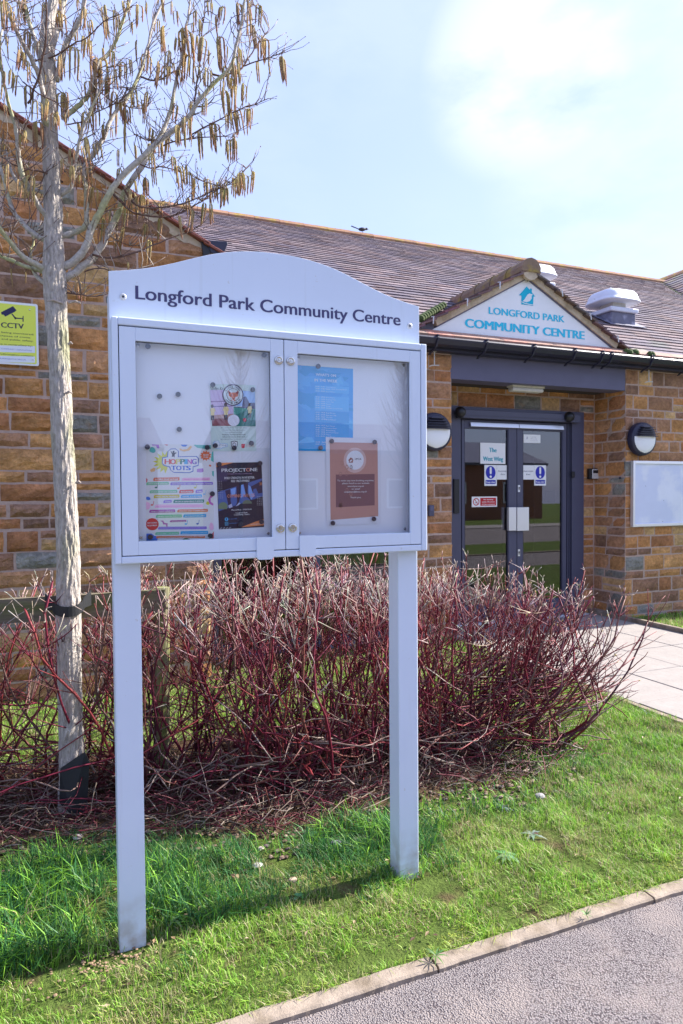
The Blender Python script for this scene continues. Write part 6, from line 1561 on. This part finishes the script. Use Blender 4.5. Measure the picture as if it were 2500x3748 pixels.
G1=[(.20,.44,.04),(.25,.50,.05),(.15,.35,.035),(.33,.52,.07),(.23,.46,.05),(.48,.45,.24)]
G2=[(.29,.49,.05),(.38,.54,.08),(.20,.41,.04),(.54,.48,.27),(.42,.50,.11),(.25,.48,.05)]
G3=[(.04,.15,.045),(.055,.19,.05),(.035,.115,.035),(.07,.22,.05)]  # lush dark greens, with the shade around posts and bed painted in
def notbed(x,y):
    if bf(x)<y<4.05 and x<2.45+.3*math.sin(y*2): return False
    if (x-.08)**2/.02+(y-2.24)**2/.006<1: return False
    return True
def patch(x,y): return notbed(x,y) and noise.noise(Vector((x*4.5,y*4.5,31)))<.34+rnd.uniform(-.12,.12)
def nb2(x,y): return patch(x,y) and not (bf(x)-.2<y and x<2.3 and rnd.random()<.7)
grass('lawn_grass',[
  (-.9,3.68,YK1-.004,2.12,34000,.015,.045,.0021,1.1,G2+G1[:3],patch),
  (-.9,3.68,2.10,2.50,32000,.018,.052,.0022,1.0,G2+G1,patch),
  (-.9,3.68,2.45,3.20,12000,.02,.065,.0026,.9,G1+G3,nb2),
  (-.9,1.5,2.25,3.15,21000,.03,.09,.0026,1.1,G3,lambda x,y: nb2(x,y) and rnd.random()<min(1,(y-2.25)*3+.25)),  # long grass strip behind the post line, its shade put into the blade colour
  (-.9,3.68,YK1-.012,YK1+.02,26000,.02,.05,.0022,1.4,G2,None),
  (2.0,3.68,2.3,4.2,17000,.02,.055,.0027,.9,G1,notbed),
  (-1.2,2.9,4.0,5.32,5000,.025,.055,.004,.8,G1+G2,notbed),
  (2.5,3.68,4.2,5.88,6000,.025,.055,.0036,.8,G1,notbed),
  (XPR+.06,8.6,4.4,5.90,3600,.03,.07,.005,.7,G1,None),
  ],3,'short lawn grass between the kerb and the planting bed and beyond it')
# longer lush tufts, shade mixed into their greens: foot of posts, along shrubs
def tufts(cents,seed):
    reg=[]
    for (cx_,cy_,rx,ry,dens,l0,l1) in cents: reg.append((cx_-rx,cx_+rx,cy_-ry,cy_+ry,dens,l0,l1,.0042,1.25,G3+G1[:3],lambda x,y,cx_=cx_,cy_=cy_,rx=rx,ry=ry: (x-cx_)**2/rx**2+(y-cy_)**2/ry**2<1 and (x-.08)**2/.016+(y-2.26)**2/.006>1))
    return reg
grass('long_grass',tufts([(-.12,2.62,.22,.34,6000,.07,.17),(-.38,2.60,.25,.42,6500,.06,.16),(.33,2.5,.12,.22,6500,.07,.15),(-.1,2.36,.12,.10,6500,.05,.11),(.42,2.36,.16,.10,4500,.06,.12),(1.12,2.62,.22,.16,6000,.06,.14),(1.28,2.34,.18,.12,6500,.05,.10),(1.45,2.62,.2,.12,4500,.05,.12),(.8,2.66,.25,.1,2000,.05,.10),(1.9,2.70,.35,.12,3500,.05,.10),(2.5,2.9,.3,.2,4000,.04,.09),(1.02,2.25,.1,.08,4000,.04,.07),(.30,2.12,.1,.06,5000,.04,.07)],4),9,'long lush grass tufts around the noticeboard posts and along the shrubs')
grass('moss_mat',[(-.3,3.6,YK1+.005,1.98,30000,.006,.014,.004,1.6,[(.34,.40,.05),(.28,.36,.04),(.40,.42,.08)],lambda x,y: noise.noise(Vector((x*5,y*5,12)))>.02)],33,'yellow green moss in patches along the kerb')
# scattered ragged tufts in the short lawn
g_=random.Random(77); cs_t=[]
for i in range(46):
    x=g_.uniform(-.3,3.4); y=g_.uniform(1.9,2.75)
    cs_t.append((x-.06,x+.06,y-.05,y+.05,9000,.03,.075,.0025,1.2,G1[:5]+[(.30,.48,.07)],lambda a,b,x=x,y=y:(a-x)**2+(b-y)**2<.0028))
for i in range(30):
    x=g_.uniform(2.2,3.6); y=g_.uniform(2.7,4.6)
    cs_t.append((x-.08,x+.08,y-.07,y+.07,6000,.03,.08,.003,1.2,G1[:5],lambda a,b,x=x,y=y:(a-x)**2+(b-y)**2<.005))
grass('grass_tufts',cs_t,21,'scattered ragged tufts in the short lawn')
# dead leaves and crumbs lying on turf and bed
vs=[];fs=[];cc=[]
for i in range(420):
    x=g_.uniform(-.8,3.4); y=g_.uniform(1.9,3.6); s_=g_.uniform(.005,.014); a=g_.uniform(0,6.28); z=(gz(x,y)+.012 if y<bf(x) else .03)+g_.uniform(0,.01)
    u=Vector((math.cos(a),math.sin(a),g_.uniform(-.3,.3)))*s_; v=Vector((-math.sin(a),math.cos(a),g_.uniform(-.3,.3)))*s_*.5; p=Vector((x,y,z)); n0=len(vs)
    vs+=[p-u,p-v*.9+Vector((0,0,.002)),p+u,p+v+Vector((0,0,.003))]; fs.append((n0,n0+1,n0+2,n0+3)); c=g_.choice([(.20,.12,.06),(.30,.20,.11),(.14,.08,.05),(.36,.27,.16)]); cc+=[c]*4
MB().add(vs,fs,cc).build('dead_leaves','leaf',None,kind='stuff',label='small dead leaves scattered over turf and bed',category='leaves')
# ---------------- broad leaved weeds
def rosette(px_,py_,n,L_,col,label,w_=.3,lob=True,up_=.5,name='weed',cat='weed',seed=1):
    rr=random.Random(seed); p=oZ(px_,py_,0); t_=thing(name,(p.x,p.y,gz(p.x,p.y)),label,cat)
    for i in range(n):
        a=2*PI*i/n+rr.uniform(-.3,.3); el=rr.uniform(.2,1)*up_; d=Vector((math.cos(a),math.sin(a),el)).normalized(); s=Vector((-math.sin(a),math.cos(a),0)); L2=L_*rr.uniform(.7,1.1)
        c_l=[];c_r=[];mid_=[]
        m_=7
        for k in range(m_+1):
            t=k/m_; q=p+Vector((0,0,.01+gz(p.x,p.y)))+d*L2*t+Vector((0,0,-.35*L2*t*t)); wv=L2*w_*math.sin(PI*min(.98,t**.75))*(.55 if (lob and k%2) else 1)*.5
            mid_.append(q); c_l.append(q+s*wv+Vector((0,0,.15*wv))); c_r.append(q-s*wv+Vector((0,0,.15*wv)))
        vs=mid_+c_l+c_r; n_=m_+1; fs=[]
        for k in range(m_): fs.append((k,k+1,n_+k+1,n_+k)); fs.append((k,2*n_+k,2*n_+k+1,k+1))
        cc=tuple(v*rr.uniform(.8,1.2) for v in col)
        MB().add(vs,fs,cc).build('leaf','leaf',t_,smooth=True)
rosette(705,3345,8,.075,(.10,.22,.09),'spiky sowthistle rosette just right of the left post',seed=1)
rosette(640,3380,6,.05,(.16,.28,.13),'small pale thistle leaves at the right foot of the left post',seed=2)
rosette(1095,3290,7,.028,(.13,.26,.10),'little pale green nettle seedling in the shade of the board',w_=.6,lob=False,up_=1.2,seed=3)
rosette(1045,3250,7,.02,(.09,.2,.07),'tiny round leaved seedling left of the pink stone',w_=.7,lob=False,up_=.8,seed=4)
rosette(930,3290,5,.035,(.08,.19,.06),'small dandelion seedling below the white stone',seed=5)
rosette(1950,3060,9,.06,(.17,.26,.17),'grey green thistle rosette nearest the dogwood on the right lawn',seed=6)
rosette(1850,3140,10,.075,(.15,.27,.12),'flat pale thistle rosette in the middle of the right lawn',up_=.2,seed=7)
rosette(1840,2960,10,.06,(.13,.22,.17),'feathery blue green weed at the edge of the dogwood clippings',w_=.15,seed=8)
rosette(2365,2610,10,.06,(.08,.17,.12),'dark feathery weed against the edge of the slab path',w_=.15,up_=.8,seed=9)
rosette(1595,3520,9,.05,(.09,.20,.05),'tuft of grass growing in the kerb joint',w_=.12,lob=False,up_=1.2,name='grass_tuft',cat='grass tuft',seed=10)
rosette(1130,3060,6,.05,(.07,.19,.07),'broad dock leaves in the long grass left of the right post',w_=.5,lob=False,seed=11)
rosette(2145,3365,9,.035,(.12,.24,.06),'small tuft of grass sprouting on the kerb',w_=.12,lob=False,up_=1.2,name='grass_tuft',cat='grass tuft',seed=12)

# ================================================================== BIRD ON THE RIDGE
pb_=oY(1326,858,YRG); 
t_=thing('bird',(pb_.x,YRG,ZRG+.07),'small dark bird perched on the main roof ridge','bird')
z=ZRG+.12
MB().lathe((pb_.x-.07,YRG,z),(1,.0,.15),[(.004,-.01),(.028,.02),(.036,.06),(.032,.1),(.02,.135),(.004,.15)],10).lathe((pb_.x+.075,YRG,z+.03),(1,0,0),[(.004,-.02),(.022,0),(.022,.02),(.006,.04),(.001,.06)],10).build('body','bird',t_,smooth=True)
MB().prism([(pb_.x-.07,YRG-.012,z),(pb_.x-.07,YRG+.012,z),(pb_.x-.22,YRG+.015,z+.035),(pb_.x-.22,YRG-.015,z+.035)],(0,0,.008)).build('tail','bird',t_)
MB().tube([(pb_.x,YRG-.01,z-.02),(pb_.x,YRG-.01,ZRG+.055)],.003,5).tube([(pb_.x+.02,YRG+.01,z-.02),(pb_.x+.02,YRG+.01,ZRG+.055)],.003,5).build('legs','bird',t_)

# ================================================================== STREET BEHIND THE CAMERA (seen only as reflections)
def house(x0,w_,y,label,h=3.2):
    t_=thing('brick_house',(x0+w_/2,y,0),label,'house','brick houses across the road')
    MB().box((x0,y-8,-.05),(x0+w_,y,h)).build('wall','brick_far',t_)
    MB().prism([(x0-.2,y+.3,h),(x0+w_+.2,y+.3,h),(x0+w_+.2,y-4,h+1.5),(x0-.2,y-4,h+1.5)],(0,-.05,-.15)).prism([(x0-.2,y-8.3,h),(x0-.2,y-4,h+1.5),(x0+w_+.2,y-4,h+1.5),(x0+w_+.2,y-8.3,h)],(0,0,-.15)).build('roof','lead',t_)
    for i in range(2):
        for j in range(1):
            xx=x0+w_*(.2+.45*i); zz=.9+2.6*j
            wd=MB().box((xx,y,zz),(xx+1.1,y+.04,zz+1.2)).build('window','sign_white',t_); MB().box((xx+.08,y+.03,zz+.08),(xx+1.02,y+.05,zz+1.12)).build('pane','black',wd)
house(-16,8,-19,'brick house across the road, left of the gap'); house(-6,9,-20,'brick house across the road, behind the photographer'); house(6,9,-19.5,'brick house across the road, opposite the entrance'); house(18,8,-19,'brick house across the road, furthest right')
rr=random.Random(3)
for tx_,ty_,lab in ((4.5,-14,'bare young street tree across the road, left'),(9.5,-13.6,'bare young street tree across the road, middle'),(15,-14.2,'bare young street tree across the road, right')):
    t_=thing('street_tree',(tx_,ty_,0),lab,'tree','bare street trees across the road')
    T=Tubes(4); T.add([(tx_,ty_,0),(tx_+.05,ty_,1.5),(tx_,ty_,3),(tx_+.1,ty_,6)],[.09,.07,.05,.02],(.1,.08,.07),(.1,.07,.06))
    T.build('trunk','twig',t_); T=Tubes(4)
    for i in range(150):
        z=rr.uniform(1.8,5.8); a=rr.uniform(0,6.28); L_=(6.5-z)*.35*rr.uniform(.5,1); p=Vector((tx_,ty_,z)); T.add([p,p+Vector((math.cos(a)*L_*.5,math.sin(a)*L_*.5,L_*.5)),p+Vector((math.cos(a)*L_*.8,math.sin(a)*L_*.8,L_*1.2))],[.018,.012,.005],(.1,.07,.06),(.1,.06,.05))
    T.build('branches','twig',t_)
